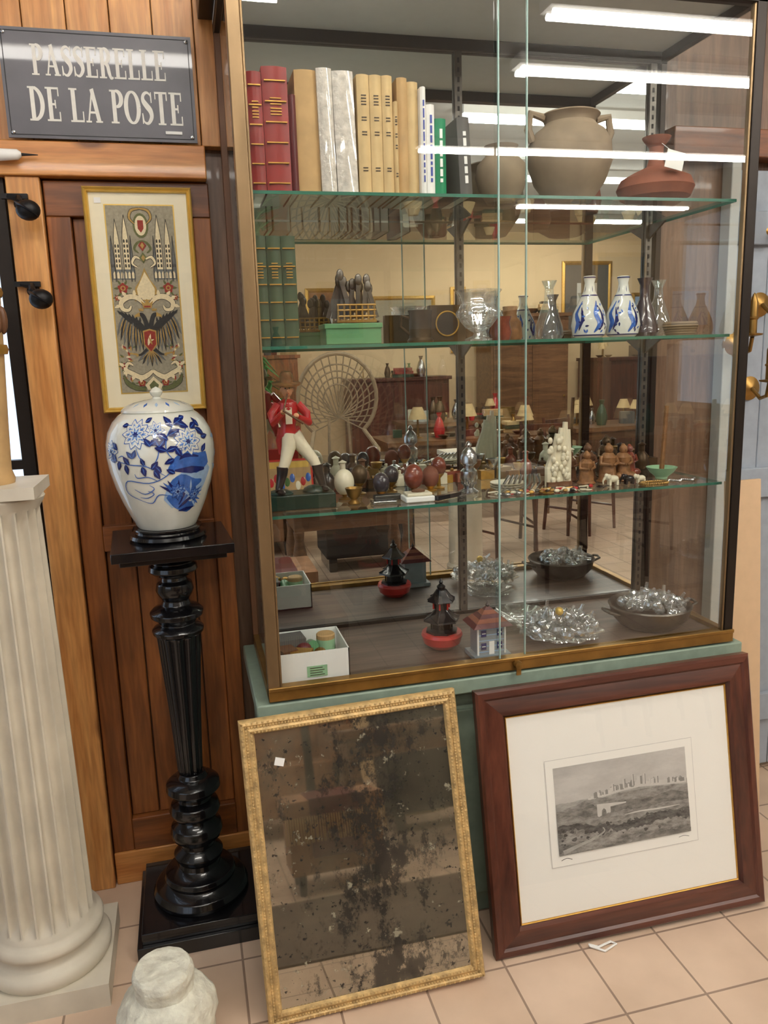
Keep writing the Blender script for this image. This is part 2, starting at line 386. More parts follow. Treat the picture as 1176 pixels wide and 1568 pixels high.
# ------------------------------------------------------------------ enamel sign
g=group('enamel_sign')
b=MB();sx0,sx1,sz0,sz1=-.352,.088,2.038,2.281;ys=WY-.036
b.bx(sx0,sx1,ys,ys+.005,sz0,sz1,'signgrey');
t=.0016
for ins in(.007,):
    for (a0,a1,c0,c1) in((sx0+ins,sx1-ins,sz0+ins,sz0+ins+t),(sx0+ins,sx1-ins,sz1-ins-t,sz1-ins),(sx0+ins,sx0+ins+t,sz0+ins,sz1-ins),(sx1-ins-t,sx1-ins,sz0+ins,sz1-ins)):
        b.bx(a0,a1,ys-.0008,ys,c0,c1,'black_m')
for x in(sx0+.012,sx1-.012):
    for z in(sz0+.012,sz1-.012):
        b.lathe([(0,0),(.005,0),(.004,.003),(0,.004)],(x,ys,z),'silver',12,R=Rx(math.radians(90)))
b.bx(sx0+.02,sx1-.02,ys+.005,WY,2.06,2.1,'wood_or_x')
b.build('plate',g)
b=MB()
CNT=[0]
def glyph(ch,b,x,z,s,sxx,mt='signwhite'):
    def f_(off):return lambda u,v:(x+u*s*sxx,ys-.0008-off,z+v*s)
    def nf_():
        CNT[0]=(CNT[0]+1)%14;return f_(.00006*CNT[0])
    def rect(a,c,d,e):b.poly([(a,d),(c,d),(c,e),(a,e)],mt,nf_())
    def stem(c,t=.095):
        rect(c-t,c+t,0,1);rect(c-.19,c+.19,0,.055);rect(c-.19,c+.19,.945,1)
    def arc(cx,cy,rx,ry,a0,a1,th=.2,tn=.075,n=14):
        P=[];W=[]
        for i in range(n+1):
            a=math.radians(a0+(a1-a0)*i/n);P.append((cx+rx*math.cos(a),cy+ry*math.sin(a)));W.append(tn+(th-tn)*abs(math.cos(a))**1.3)
        b.ribbon(P,W,mt,nf_(),2,2)
    def bar(y,x0,x1,ser=.12,up=0):
        rect(x0,x1,y-.032,y+.032);rect(x1-.055,x1,min(y,y+up*ser)-.03,max(y,y+up*ser)+.03)
    if ch in'PR':
        stem(.2);arc(.3,.74,.25,.235,90,-90)
        if ch=='R':b.ribbon([(.3,.5),(.46,.42),(.52,.2),(.6,.03),(.74,.03)],[.08,.17,.17,.13,.05],mt,nf_())
        return .68 if ch=='P' else .78
    if ch=='A':
        b.ribbon([(.14,.02),(.4,.98)],.075,mt,nf_());b.ribbon([(.38,1.0),(.64,.02)],.18,mt,nf_());rect(.22,.55,.27,.335);rect(.02,.28,0,.055);rect(.48,.8,0,.055);return .84
    if ch=='S':
        b.ribbon([(.52,.72),(.5,.88),(.33,.965),(.16,.88),(.14,.72),(.3,.56),(.46,.42),(.5,.24),(.38,.08),(.26,.035),(.12,.1),(.08,.3)],[.05,.06,.08,.13,.18,.21,.21,.18,.12,.08,.06,.05],mt,nf_(),2,4)
        rect(.5,.55,.66,.98);rect(.05,.1,.02,.34);return .62
    if ch=='E':
        stem(.2);bar(.968,.2,.62,.2,-1);bar(.5,.2,.46,.1,1);rect(.41,.46,.38,.62);bar(.032,.2,.64,.22,1);return .72
    if ch=='L':
        stem(.2);bar(.032,.2,.64,.26,1);return .7
    if ch=='D':
        stem(.2);arc(.24,.5,.4,.465,90,-90);return .8
    if ch=='O':
        arc(.38,.5,.3,.465,0,360,.2,.07,28);return .78
    if ch=='T':
        stem(.38);bar(.968,.08,.68,.2,-1);rect(.08,.13,.77,1);return .76
    return .36
def line(txt,x0,x1,z,s):
    dm=MB();w=sum(glyph(c,dm,0,0,1,1) for c in txt);k=(x1-x0)/(w*s);x=x0
    for c in txt:x+=glyph(c,b,x,z,s,k)*s*k
line('PASSERELLE',-.285,.026,2.178,.068)
line('DE LA POSTE',-.300,.060,2.077,.076)
b.bx(.012,.052,ys-.003,ys-.001,2.056,2.063,'white')
b.build('lettering',g)

# ------------------------------------------------------------------ tapestry picture
g=group('framed_tapestry')
fx,fz,fw,fh=-.200,1.375,.262,.557
TM=Matrix.Translation((fx,WY-.004,fz))@Matrix.Rotation(math.radians(1.5),4,'X')
b=MB();b.M=TM
b.frame(fw,fh,[(0,0),(0,.02),(.003,.024),(.008,.018),(.010,.02),(.013,.012)],'gold2','gold2');b.build('frame',g)
b=MB();b.M=TM
b.bx(.012,fw-.012,-.010,-.002,.012,fh-.012,'cream')
ax0,ax1,az0,az1=.050,.214,.050,.514
b.bx(ax0-.003,ax1+.003,-.0108,-.0098,az0-.003,az1+.003,'gold2');b.bx(ax0,ax1,-.0116,-.009,az0,az1,'cloth_g')
cx=(ax0+ax1)/2
def L(k):
    o=-.0118-.00018*k-random.random()*.00014
    return lambda x,z:(x,o,z)
def symr(P,w,mt,k=1,o=None,sc=1.0):
    w=[q*sc for q in (w if hasattr(w,'__len__') else [w]*len(P))]
    for s in(1,-1):
        if o:b.ribbon([(cx+s*x,z) for x,z in P],[q+.0024 for q in w],o,L(k-.8))
        b.ribbon([(cx+s*x,z) for x,z in P],w,mt,L(k+.1))
def syml(x,z,a,Ln,w,mt,k=1):
    b.leaf(cx+x,z,a,Ln,w,mt,L(k));b.leaf(cx-x,z,math.pi-a,Ln,w,mt,L(k))
for sgn in(1,-1):
    for (ox,top,w) in((.040,.480,.015),(.062,.470,.014),(.075,.43,.008),(.028,.43,.007)):
        X=cx+sgn*ox
        b.poly([(X-w/2,.36),(X+w/2,.36),(X+w/2,top-.05),(X,top+.012),(X-w/2,top-.05)],'tp_cream' if w>.01 else 'tp_grey',L(1))
        for zz in[.365+.012*i for i in range(int((top-.42)/.012)+1)]:
            for d in(-.25,.25):
                b.poly([(X+w*d-w*.13,zz),(X+w*d+w*.13,zz),(X+w*d+w*.13,zz+.006),(X+w*d,zz+.009),(X+w*d-w*.13,zz+.006)],'tp_dark',L(2))
        for d in(-w/2,w/2):b.ribbon([(X+d,.33),(X+d,top-.05),(X,top+.012)],.0014,'tp_dark',L(3),1)
    b.poly([(cx+sgn*.022,.335),(cx+sgn*.080,.335),(cx+sgn*.080,.36),(cx+sgn*.022,.36)],'tp_grey',L(1))
    for i in range(6):
        xx=cx+sgn*(.028+i*.009);b.poly([(xx-.003,.338),(xx+.003,.338),(xx+.003,.35),(xx,.356),(xx-.003,.35)],'tp_cream',L(2))
b.poly([(cx+.019*math.cos(a),.466+.030*math.sin(a)) for a in[i*.3 for i in range(21)]],'tp_olive',L(3))
b.poly([(cx+.014*math.cos(a),.466+.024*math.sin(a)) for a in[i*.3 for i in range(21)]],'tp_cream',L(4))
b.poly([(cx-.007,.459),(cx,.449),(cx+.007,.459),(cx+.007,.479),(cx-.007,.479)],'tp_red',L(5))
symr([(0,.507),(.02,.502),(.026,.484),(.014,.47)],[.003,.006,.005,.002],'tp_gold',5,'tp_dark')
symr([(.0,.43),(.012,.424),(.020,.41),(.010,.40)],[.003,.006,.006,.002],'tp_olive',5)
for zz in(.418,.388):
    b.poly([(cx-.010,zz),(cx,zz-.014),(cx+.010,zz),(cx,zz+.014)],'tp_red' if zz>.4 else 'tp_olive',L(5))
    b.poly([(cx-.005,zz),(cx,zz-.008),(cx+.005,zz),(cx,zz+.008)],'tp_gold',L(6))
symr([(.006,.385),(.02,.39),(.028,.375),(.016,.365)],[.003,.007,.005,.002],'tp_cream',5,'tp_dark')
b.poly([(cx-.030,.282),(cx+.030,.282),(cx+.026,.315),(cx+.012,.335),(cx,.364),(cx-.012,.335),(cx-.026,.315)],'tp_gold',L(3))
b.poly([(cx-.020,.285),(cx+.020,.285),(cx+.022,.312),(cx,.354),(cx-.022,.312)],'tp_cream',L(4))
def rose(ox,oz,r):
    for sx in(-1,1):
        for a in[i*1.05 for i in range(6)]:b.leaf(cx+sx*ox+r*.7*math.cos(a),oz+r*.7*math.sin(a),a,r*1.2,r*.5,'tp_olive',L(3))
        b.poly([(cx+sx*ox+r*(1+.15*math.sin(5*a))*math.cos(a),oz+r*(1+.15*math.sin(5*a))*math.sin(a)) for a in[i*2*math.pi/24 for i in range(24)]],'tp_red',L(4))
        b.poly([(cx+sx*ox+r*.55*math.cos(a),oz+r*.55*math.sin(a)) for a in[i*2*math.pi/10 for i in range(10)]],'tp_gold',L(5))
        b.poly([(cx+sx*ox+r*.3*math.cos(a),oz+r*.3*math.sin(a)) for a in[i*2*math.pi/10 for i in range(10)]],'tp_red',L(6))
rose(.056,.314,.012);rose(.072,.290,.006);rose(.070,.118,.008);rose(.03,.074,.009)
C=1.2
symr([(.006,.272),(.024,.290),(.046,.292),(.064,.278),(.060,.262),(.046,.260),(.040,.270)],[.005,.010,.011,.010,.008,.006,.003],'tp_cream',5,'tp_dark',C)
symr([(.0,.105),(.014,.094),(.03,.088),(.05,.098),(.068,.11),(.060,.126),(.048,.120)],[.006,.010,.011,.010,.009,.006,.003],'tp_cream',5,'tp_dark',C)
for x,z,a in((.05,.294,.9),(.06,.288,.3),(.03,.294,1.6),(.02,.288,2.2),(.066,.272,-.4),(.03,.09,-1.4),(.045,.096,-1),(.06,.105,-.4),(.07,.118,.6)):
    syml(x,z,a,.016,.009,'tp_cream',6)
# double-headed eagle: spread wings of long feathers, two outward heads, crown, shield, tail
for s_ in(1,-1):
    b.ribbon([(cx+s_*.008,.195),(cx+s_*.026,.222),(cx+s_*.050,.240),(cx+s_*.066,.250)],[.018,.020,.014,.004],'tp_dark',L(7.5),3)
    for i in range(9):
        t=i/8;x0=.016+.046*t;z0=.210+.036*t;ln=.050+.022*math.sin(t*3.0);a=math.radians(-96+26*t)
        b.leaf(cx+s_*x0,z0,a if s_>0 else math.pi-a,ln,.0095,'tp_dark' if i%2 else 'tp_grey',L(7))
        b.leaf(cx+s_*x0,z0-.006,a if s_>0 else math.pi-a,ln*.7,.0028,'tp_gold',L(8))
    for i in range(7):
        t=i/6;a=math.radians(95-50*t);b.leaf(cx+s_*(.022+.042*t),.226+.022*t,a if s_>0 else math.pi-a,.016,.006,'tp_dark',L(7))
    b.ribbon([(cx+s_*.002,.205),(cx+s_*.008,.232),(cx+s_*.014,.246),(cx+s_*.021,.249)],[.015,.011,.011,.008],'tp_dark',L(9))
    b.poly([(cx+s_*.021,.254),(cx+s_*.033,.247),(cx+s_*.034,.240),(cx+s_*.027,.243),(cx+s_*.020,.243)],'tp_gold',L(10))
    b.poly([(cx+s_*.016+x*.005,.257+y*.006) for x,y in((-1,0),(1,0),(1.4,1.2),(.5,.7),(0,1.5),(-.5,.7),(-1.4,1.2))],'tp_gold',L(10))
    b.ribbon([(cx+s_*.010,.160),(cx+s_*.024,.148),(cx+s_*.034,.146)],[.008,.006,.003],'tp_dark',L(8));
    for a in(-.6,0,.6):b.leaf(cx+s_*.032,.146,a if s_>0 else math.pi-a,.009,.003,'tp_gold',L(9),2)
for i in range(7):
    a=math.radians(-90+(i-3)*15);b.leaf(cx,.165,a,.050,.009,'tp_dark' if i%2 else 'tp_grey',L(7));b.leaf(cx,.160,a,.036,.0025,'tp_gold',L(8))
b.poly([(cx-.017,.172),(cx,.150),(cx+.017,.172),(cx+.017,.207),(cx,.212),(cx-.017,.207)],'tp_gold',L(10))
b.poly([(cx-.014,.173),(cx,.154),(cx+.014,.173),(cx+.014,.204),(cx,.208),(cx-.014,.204)],'tp_red',L(11))
b.leaf(cx-.006,.170,1.3,.030,.008,'tp_cream',L(12),2);b.leaf(cx+.004,.172,1.9,.022,.005,'tp_gold',L(13),2);b.leaf(cx,.182,.3,.010,.004,'tp_cream',L(13),2)
b.poly([(cx-.010,.264),(cx+.010,.264),(cx+.015,.282),(cx+.006,.276),(cx,.288),(cx-.006,.276),(cx-.015,.282)],'tp_gold',L(11))
b.poly([(cx-.008,.266),(cx+.008,.266),(cx+.008,.270),(cx-.008,.270)],'tp_red',L(12))
b.poly([(cx-.016,.055),(cx+.016,.055),(cx+.022,.068),(cx,.090),(cx-.022,.068)],'tp_cream',L(8))
b.poly([(cx-.009,.058),(cx+.009,.058),(cx+.012,.068),(cx,.080),(cx-.012,.068)],'tp_olive',L(9))
symr([(.02,.057),(.045,.062),(.066,.075),(.074,.095)],[.008,.012,.010,.002],'tp_olive',4,'tp_dark')
for i in range(36):
    a=random.uniform(-.3,3.4);syml(random.uniform(.045,.072),random.choice([random.uniform(.06,.1),random.uniform(.13,.17)]),a,.012,.005,random.choice(['tp_cream','tp_olive','tp_gold','tp_gold','tp_red']),3)
b.bx(.026,.042,-.0125,-.0105,fh-.038,fh-.025,'white')
b.build('tapestry',g)
b=MB();b.M=TM
b.add([(.015,-.0165,.015),(fw-.015,-.0165,.015),(fw-.015,-.0165,fh-.015),(.015,-.0165,fh-.015)],[(0,1,2,3)],'pglass');b.build('glazing',g)

# ------------------------------------------------------------------ iron hooks on post
def hook(x,z):
    b=MB();y=WY-.02
    b.lathe([(0,0),(.016,0),(.012,.006),(0,.008)],(x-.02,y,z+.02),'iron',14,R=Rx(math.radians(90)))
    b.tube([(x-.045,y-.015,z+.035),(x-.02,y-.02,z+.03),(x-.015,y-.05,z+.015),(x,y-.06,z)],[.006,.009,.009,.01],'iron')
    b.box((x-.03,y-.012,z+.035),(.06,.014,.012),'iron')
    b.sph((x+.005,y-.065,z-.005),(.028,.026,.024),'iron',16,10)
    b.lathe([(.022,-.004),(.032,0),(.022,.004)],(x+.002,y-.065,z-.003),'iron',16,R=Ry(.6))
    return b.build('iron_coat_hook')
hook(-.325,1.87);hook(-.318,1.665)
b=MB();b.lathe([(0,0),(.012,.0),(.014,.01),(.012,.05),(.006,.058),(0,.06)],(-.385,WY-.05,1.995),'white',14,R=Ry(math.radians(88)))
b.tube([(-.33,WY-.05,1.997),(-.29,WY-.045,1.998)],[.004,.001],'black_m');b.build('handled_bradawl')

# ------------------------------------------------------------------ fluted column
CX,CY=-.425,1.90
b=MB()
b.box((CX,CY,.03),(.30,.30,.06),'marble')
b.lathe([(0,.06),(.14,.06),(.146,.07),(.147,.085),(.14,.098),(.125,.102),(.121,.11),(.12,.12),(.124,.13),(.132,.135),(.134,.146),(.128,.158),(.12,.163),(.117,.17)],(CX,CY,0),'marble',64)
nf=20
def flute(a,z):
    p=(a*nf/(2*math.pi))%1.0
    d=abs(p-.5)*2
    g=0 if d>.8 else math.sqrt(1-(d/.8)**2)
    return 1-.17*g*max(0,min(1,(z-.185)/.02))*max(0,min(1,(1.19-z)/.02))
prof=[(.117,.17),(.113,.18)]
for i in range(40):
    z=.185+i/39*1.005;tt=(z-.185)/1.005;prof.append((.111-.016*tt**1.3,z))
prof+=[(.097,1.195),(.104,1.205),(.108,1.215),(.104,1.222)]
b.lathe(prof,(CX,CY,0),'marble',nf*16,mod=flute)
b.box((CX,CY,1.235),(.21,.21,.026),'marble')
b.build('fluted_column_pedestal',sharp=50)
b=MB()
b.lathe([(0,0),(.05,0),(.052,.01),(.046,.03),(.050,.12),(.060,.3),(.066,.42),(.064,.46),(.055,.47)],(CX,CY,1.248),'tan',32)
for i in range(16):
    a=i*math.pi/8;b.sph((CX+.064*math.cos(a),CY+.064*math.sin(a),1.60),(.011,.011,.03),'brown',8,6)
b.lathe([(.066,.28),(.069,.29),(.066,.3)],(CX,CY,1.248),'gold',32,cap=False);b.lathe([(.068,.40),(.071,.41),(.068,.42)],(CX,CY,1.248),'gold',32,cap=False)
b.build('carved_bamboo_vase')

# ------------------------------------------------------------------ black pedestal
PX,PY=-.055,2.035
b=MB()
b.box((PX+.012,PY+.0,.02),(.35,.33,.04),'black');b.box((PX+.012,PY,.055),(.325,.305,.03),'black')
prof=[(0,.07),(.125,.07),(.128,.082),(.120,.098),(.10,.105),(.092,.112),(.096,.122),(.092,.134),(.07,.14),(.058,.15),(.056,.165),(.064,.175),(.066,.185),(.058,.195),
(.046,.205),(.048,.22),(.066,.235),(.070,.252),(.066,.268),(.05,.278),(.046,.288),(.062,.298),(.068,.315),(.062,.332),(.044,.342),(.042,.35),(.058,.36),(.072,.375),(.070,.392),(.058,.402),(.040,.408),(.034,.42)]
b.lathe(prof,(PX+.004,PY,0),'black',48)
def fl(a,z):
    p=(a*12/(2*math.pi))%1.0;d=abs(p-.5)*2;return 1-.11*(math.sqrt(max(0,1-(d/.8)**2)) if d<.8 else 0)
b.lathe([(.030,.42),(.033,.43),(.036,.5),(.041,.6),(.048,.7),(.055,.80),(.058,.81),(.05,.812)],(PX,PY,0),'black',12*10,mod=fl)
prof=[(.05,.81),(.064,.815),(.066,.825),(.06,.832),(.045,.84),(.05,.85),(.066,.86),(.068,.872),(.058,.882),(.038,.89),(.034,.903),(.042,.915),(.048,.93),(.044,.948),(.034,.955),(.032,.965),(.05,.972),(.062,.982),(.06,.995),(.05,1.002),(.055,1.01),(.075,1.018),(.078,1.028),(0,1.03)]
b.lathe(prof,(PX,PY,0),'black',48)
b.box((PX,PY,1.036),(.25,.25,.014),'black',Rz(.06));b.box((PX,PY,1.055),(.285,.285,.024),'black',Rz(.06))
b.build('turned_wood_pedestal',bevel=.004,sharp=40)

# ------------------------------------------------------------------ ginger jar
g=group('ginger_jar')
VX,VY,VZ=PX-.005,PY,1.067
b=MB()
b.lathe([(0,0),(.090,0),(.095,.006),(.092,.014),(.080,.017),(.078,.021),(.084,.026),(.084,.030),(0,.031)],(VX,VY,VZ),'black',40);b.build('stand',g)
VZ+=.031
pr=[(0,.002),(.070,.0),(.074,.006),(.078,.015),(.088,.035),(.101,.065),(.115,.105),(.125,.145),(.1295,.180),(.1285,.212),(.122,.240),(.109,.264),(.094,.279),(.084,.285)]
b=MB();b.lathe(pr,(VX,VY,VZ),'porc',64)
b.lathe([(.084,.284),(.087,.286),(.086,.291),(.075,.300),(.055,.308),(.030,.313),(.012,.316),(.008,.320),(.013,.325),(.016,.332),(.010,.340),(0,.345)],(VX,VY,VZ),'porc',40)
b.build('jar',g)
def rad(z):
    for i in range(1,len(pr)-1):
        if pr[i][1]<=z<=pr[i+1][1]:
            t=(z-pr[i][1])/(pr[i+1][1]-pr[i][1]);return pr[i][0]*(1-t)+pr[i+1][0]*t
    return .083
def VM(k):
    o=.0005+.00022*k+random.random()*.00016
    def f(s,z):
        r=rad(z)+o;ph=s/.122
        return (VX+r*math.sin(ph),VY-r*math.cos(ph),VZ+z)
    return f
b=MB()
def peony(s,z,r,k=2,n=9,dark=False):
    for ring,(rr,nn) in enumerate(((r,n),(r*.62,n-2))):
        for i in range(nn):
            a=i*2*math.pi/nn+.3*ring
            b.leaf(s,z,a,rr*1.06,rr*.66,'blue1' if dark else 'blue2',VM(k+ring*2));b.leaf(s+.06*rr*math.cos(a),z+.06*rr*math.sin(a),a,rr*.92,rr*.56,'porc' if not dark else 'blue2',VM(k+ring*2+1))
            b.leaf(s+.1*rr*math.cos(a),z+.1*rr*math.sin(a),a,rr*.6,rr*.34,'blue3',VM(k+ring*2+1.6))
            for d in(-.12,.12):b.leaf(s+.3*rr*math.cos(a),z+.3*rr*math.sin(a),a+d,rr*.5,rr*.06,'blue2',VM(k+ring*2+2.2),2)
    for i in range(6):b.leaf(s,z,i*1.05,r*.22,r*.14,'blue1',VM(k+6))
b.ribbon([(.010,.07),(.045,.10),(.085,.125),(.120,.16)],[.03,.075,.08,.04],'blue3',VM(0),8)
b.ribbon([(.015,.150),(.05,.172),(.085,.165),(.12,.175)],[.006,.044,.05,.03],'blue2',VM(1),6)
b.ribbon([(.030,.152),(.07,.150),(.11,.148)],[.004,.018,.006],'blue1',VM(2),4)
b.ribbon([(.04,.178),(.06,.186),(.09,.180)],[.004,.010,.003],'blue1',VM(2),4)
b.ribbon([(.015,.115),(.045,.128),(.075,.116),(.105,.12)],[.006,.028,.026,.006],'blue2',VM(1),5)
b.ribbon([(.01,.09),(.035,.070),(.07,.058),(.095,.065)],[.01,.026,.028,.005],'blue2',VM(1),5)
for i in range(11):
    a=.1+i*.25;b.leaf(.040,.050+.004*i,a,.055,.009,'blue2' if i%2 else 'blue1',VM(3))
for i in range(13):
    a=-.9+i*.28;b.leaf(.072,.085,a,.042,.007,'blue3' if i%3==0 else 'blue2',VM(4))
peony(-.052,.240,.034,2,10);peony(.066,.218,.033,3,9);peony(-.005,.248,.020,3,7);peony(.036,.100,.020,5,8,True);peony(.085,.088,.017,5,8,True);peony(-.125,.20,.025,2,8)
ST=[[(-.055,.080),(-.095,.10),(-.085,.130),(-.03,.125),(.01,.14),(.035,.17),(.05,.20)],[(.01,.14),(-.03,.165),(-.07,.17),(-.11,.18)],[(-.03,.165),(-.045,.19),(-.05,.21)],[(.035,.17),(.015,.20),(.02,.235),(.04,.26)],[(-.055,.080),(-.03,.075),(-.01,.095),(.02,.09)],
[(-.07,.11),(-.045,.098),(-.02,.11),(-.03,.12)],[(-.07,.17),(-.085,.19),(-.10,.185)],[(-.02,.16),(-.005,.185),(.0,.21)],[(-.06,.09),(-.04,.088),(-.022,.098),(-.036,.106)],[(-.01,.13),(-.03,.14),(-.055,.138),(-.06,.148)]]
for P in ST:b.ribbon(P,[.001]+[.0024]*(len(P)-2)+[.001],'blue2',VM(7),2)
LV=[(-.105,.18,3.2,1),(-.105,.18,2.4,1),(-.095,.178,4.3,1),(-.08,.17,4.8,1),(-.07,.17,2.2,1),(-.04,.165,4.9,1),(-.035,.168,1.9,.8),(-.02,.158,.9,1),(-.015,.155,5.2,1),(.0,.15,2.2,1),(.015,.20,2.8,1.1),(.015,.20,.3,1.1),(.02,.225,2.5,1.2),(.022,.235,.4,1.3),(.035,.255,2.2,1.2),(.04,.26,.4,1.3),(.05,.262,-.4,1.2),
(.08,.248,.5,1.1),(.095,.248,-.7,1.2),(.03,.18,3.6,1),(.0,.21,2.0,1),(.0,.21,.9,1),(.105,.225,.1,1),(-.03,.267,.5,.8),(.06,.272,.2,.8),(.10,.19,.9,1),(-.075,.262,3.3,.8),(.03,.145,2.6,.9),(-.10,.205,2.4,1),(-.02,.215,.6,1),(-.018,.212,2.2,1),(-.06,.185,1.2,.9),(-.06,.185,2.3,.9),(.035,.205,5.2,1),(.11,.25,2,1)]
for (s,z,a,k) in LV:
    Ln=.024*k;b.leaf(s,z,a,Ln,.014*k,'blue1',VM(8));b.leaf(s,z,a,Ln*.8,.0022,'blue2',VM(9),2)
for i in range(50):
    s=random.uniform(.17,.58);z=random.uniform(.06,.25);b.leaf(s,z,random.uniform(0,6.2),.03,.012,random.choice(['blue1','blue2','blue3']),VM(2))
for i in range(16):
    a=i*math.pi/8;r=.066
    P=[(VX+(r+d)*math.cos(a+e),VY+(r+d)*math.sin(a+e),0) for d,e in((-.012,0),(0,.06),(.012,0),(0,-.06))]
    P=[(p[0],p[1],VZ+.3105-(math.hypot(p[0]-VX,p[1]-VY)-.05)*.42) for p in P];b.add(P,[(0,1,2,3)],'blue2' if i%2 else 'blue3')
b.build('painting',g)

# ------------------------------------------------------------------ rough stone
b=MB()
def sm(a,z):return 1+.08*noise.noise(Vector((math.cos(a)*2,math.sin(a)*2,z*22)))+.035*noise.noise(Vector((math.cos(a)*7,math.sin(a)*7,z*60)))
prf=[(0,0),(.07,0),(.09,.02),(.102,.05),(.106,.09),(.10,.13),(.085,.155),(.07,.163),(.063,.17),(.063,.185),(.066,.20),(.064,.212),(.058,.219),(.045,.221),(.03,.220),(.012,.221),(0,.221)]
prf2=[]
for i in range(len(prf)-1):
    for j in range(3):
        t=j/3;prf2.append((prf[i][0]*(1-t)+prf[i+1][0]*t,prf[i][1]*(1-t)+prf[i+1][1]*t))
prf2.append(prf[-1])
b.lathe(prf2,(-.135,1.575,0),'stone',64,mod=sm)
b.build('carved_stone_finial')

# ------------------------------------------------------------------ display cabinet
CL,CR,CF,CB,CZ0,CZ1=.145,1.415,1.78,2.205,.70,2.32
g=group('glass_display_cabinet')
b=MB()
b.bx(CL-.01,CR+.01,CF+.03,CB,.0,.655,'sage');b.bx(CL-.03,CR+.03,CF-.005,CB,.655,.695,'sage')
b.bx(CL+.05,CL+.62,CF+.022,CF+.03,.06,.6,'sage');b.bx(CL+.66,CR-.05,CF+.022,CF+.03,.06,.6,'sage')
b.build('base',g,bevel=.004)
b=MB()
b.bx(CL+.02,CR-.02,CF+.03,CB,CZ0+.0,CZ0+.018,'cab_floor')
b.bx(CL-.035,CR+.035,CF-.035,CB,CZ1+.01,CZ1+.075,'dark_metal')
b.bx(CL,CR,CF,CB,CZ1,CZ1+.01,'ceil')
b.bx(CL,CR,CF-.004,CF+.03,CZ0,CZ0+.032,'brass');b.bx(CL,CR,CF-.008,CF,CZ0+.026,CZ0+.036,'brass')
b.bx(CL,CR,CF,CF+.03,CZ1-.03,CZ1,'dark_metal')
b.bx(CL,CL+.028,CF,CF+.028,CZ0,CZ1,'post_metal');b.bx(CR-.026,CR,CF,CF+.026,CZ0,CZ1,'dark_metal')
b.bx(CL+.028,CL+.034,CF+.004,CF+.02,CZ0+.03,CZ1,'post_metal')
b.bx(CR-.032,CR-.026,CF+.004,CF+.02,CZ0+.03,CZ1,'post_metal')
b.bx(CL,CL+.02,CB-.02,CB,CZ0,CZ1,'brown');b.bx(CR-.018,CR,CB-.018,CB,CZ0,CZ1,'dark_metal')
for xx in(CL,CR-.02):
    b.bx(xx,xx+.02,CF+.02,CB,CZ0,CZ0+.03,'brass');b.bx(xx,xx+.02,CF+.02,CB,CZ1-.025,CZ1,'dark_metal')
b.bx(CL,CR,CB-.02,CB-.004,CZ1-.03,CZ1,'dark_metal')
b.bx(CL,CR,CB-.014,CB-.004,CZ0+.018,CZ0+.03,'dark_metal')
b.build('frame',g,bevel=.002)
b=MB()
for xx in(.785,CR-.04,CL+.03):
    b.bx(xx-.010,xx+.010,CB-.016,CB-.006,CZ0+.03,CZ1-.03,'pewter')
    z=CZ0+.05
    while z<CZ1-.05:
        b.bx(xx-.003,xx+.003,CB-.0168,CB-.0155,z,z+.012,'black_m');z+=.024
for xx in(.785,CR-.04,CL+.03):
    for z in(1.14,1.527,1.857):
        b.add([(xx-.003,CB-.016,z-.004),(xx-.003,CB-.10,z-.004),(xx-.003,CB-.016,z-.045),(xx+.003,CB-.016,z-.004),(xx+.003,CB-.10,z-.004),(xx+.003,CB-.016,z-.045)],[(0,1,2),(5,4,3),(0,3,4,1),(1,4,5,2)],'pewter')
b.build('shelf_rails',g)
b=MB();b.add([(CL+.01,CB-.004,CZ0+.018),(CR-.01,CB-.004,CZ0+.018),(CR-.01,CB-.004,CZ1-.01),(CL+.01,CB-.004,CZ1-.01)],[(0,1,2,3)],'mirror');b.build('back_mirror',g)
b=MB()
def pane(x0,x1,y,z0,z1):b.add([(x0,y,z0),(x1,y,z0),(x1,y,z1),(x0,y,z1)],[(0,1,2,3)],'pane')
pane(CL+.028,.809,CF+.018,CZ0+.032,CZ1-.03);pane(.735,CR-.026,CF+.008,CZ0+.032,CZ1-.03)
b.bx(.806,.809,CF+.015,CF+.021,CZ0+.032,CZ1-.03,'edgeclear');b.bx(.733,.736,CF+.005,CF+.011,CZ0+.032,CZ1-.03,'edgeclear')
for xx in(CL+.008,CR-.008):
    b.add([(xx,CF+.02,CZ0+.03),(xx,CB,CZ0+.03),(xx,CB,CZ1-.02),(xx,CF+.02,CZ1-.02)],[(0,1,2,3)],'pane')
b.build('glass_doors',g)
b=MB()
for z in(1.14,1.527,1.857):
    b.add([(CL+.03,1.82,z),(CR-.03,1.82,z),(CR-.03,CB-.02,z),(CL+.03,CB-.02,z)],[(0,1,2,3)],'shelfglass')
    b.bx(CL+.03,CR-.03,1.817,1.82,z-.007,z,'edge');b.bx(CL+.028,CL+.03,1.82,CB-.02,z-.007,z,'edge');b.bx(CR-.03,CR-.028,1.82,CB-.02,z-.007,z,'edge')
b.build('glass_shelves',g)
b=MB();b.lathe([(0,0),(.010,0),(.010,.02),(0,.022)],(.775,CF-.004,CZ0+.02),'brass',16,R=Rx(math.radians(90)));b.box((.775,CF-.018,CZ0+.008),(.012,.004,.03),'brass');b.build('lock',g)

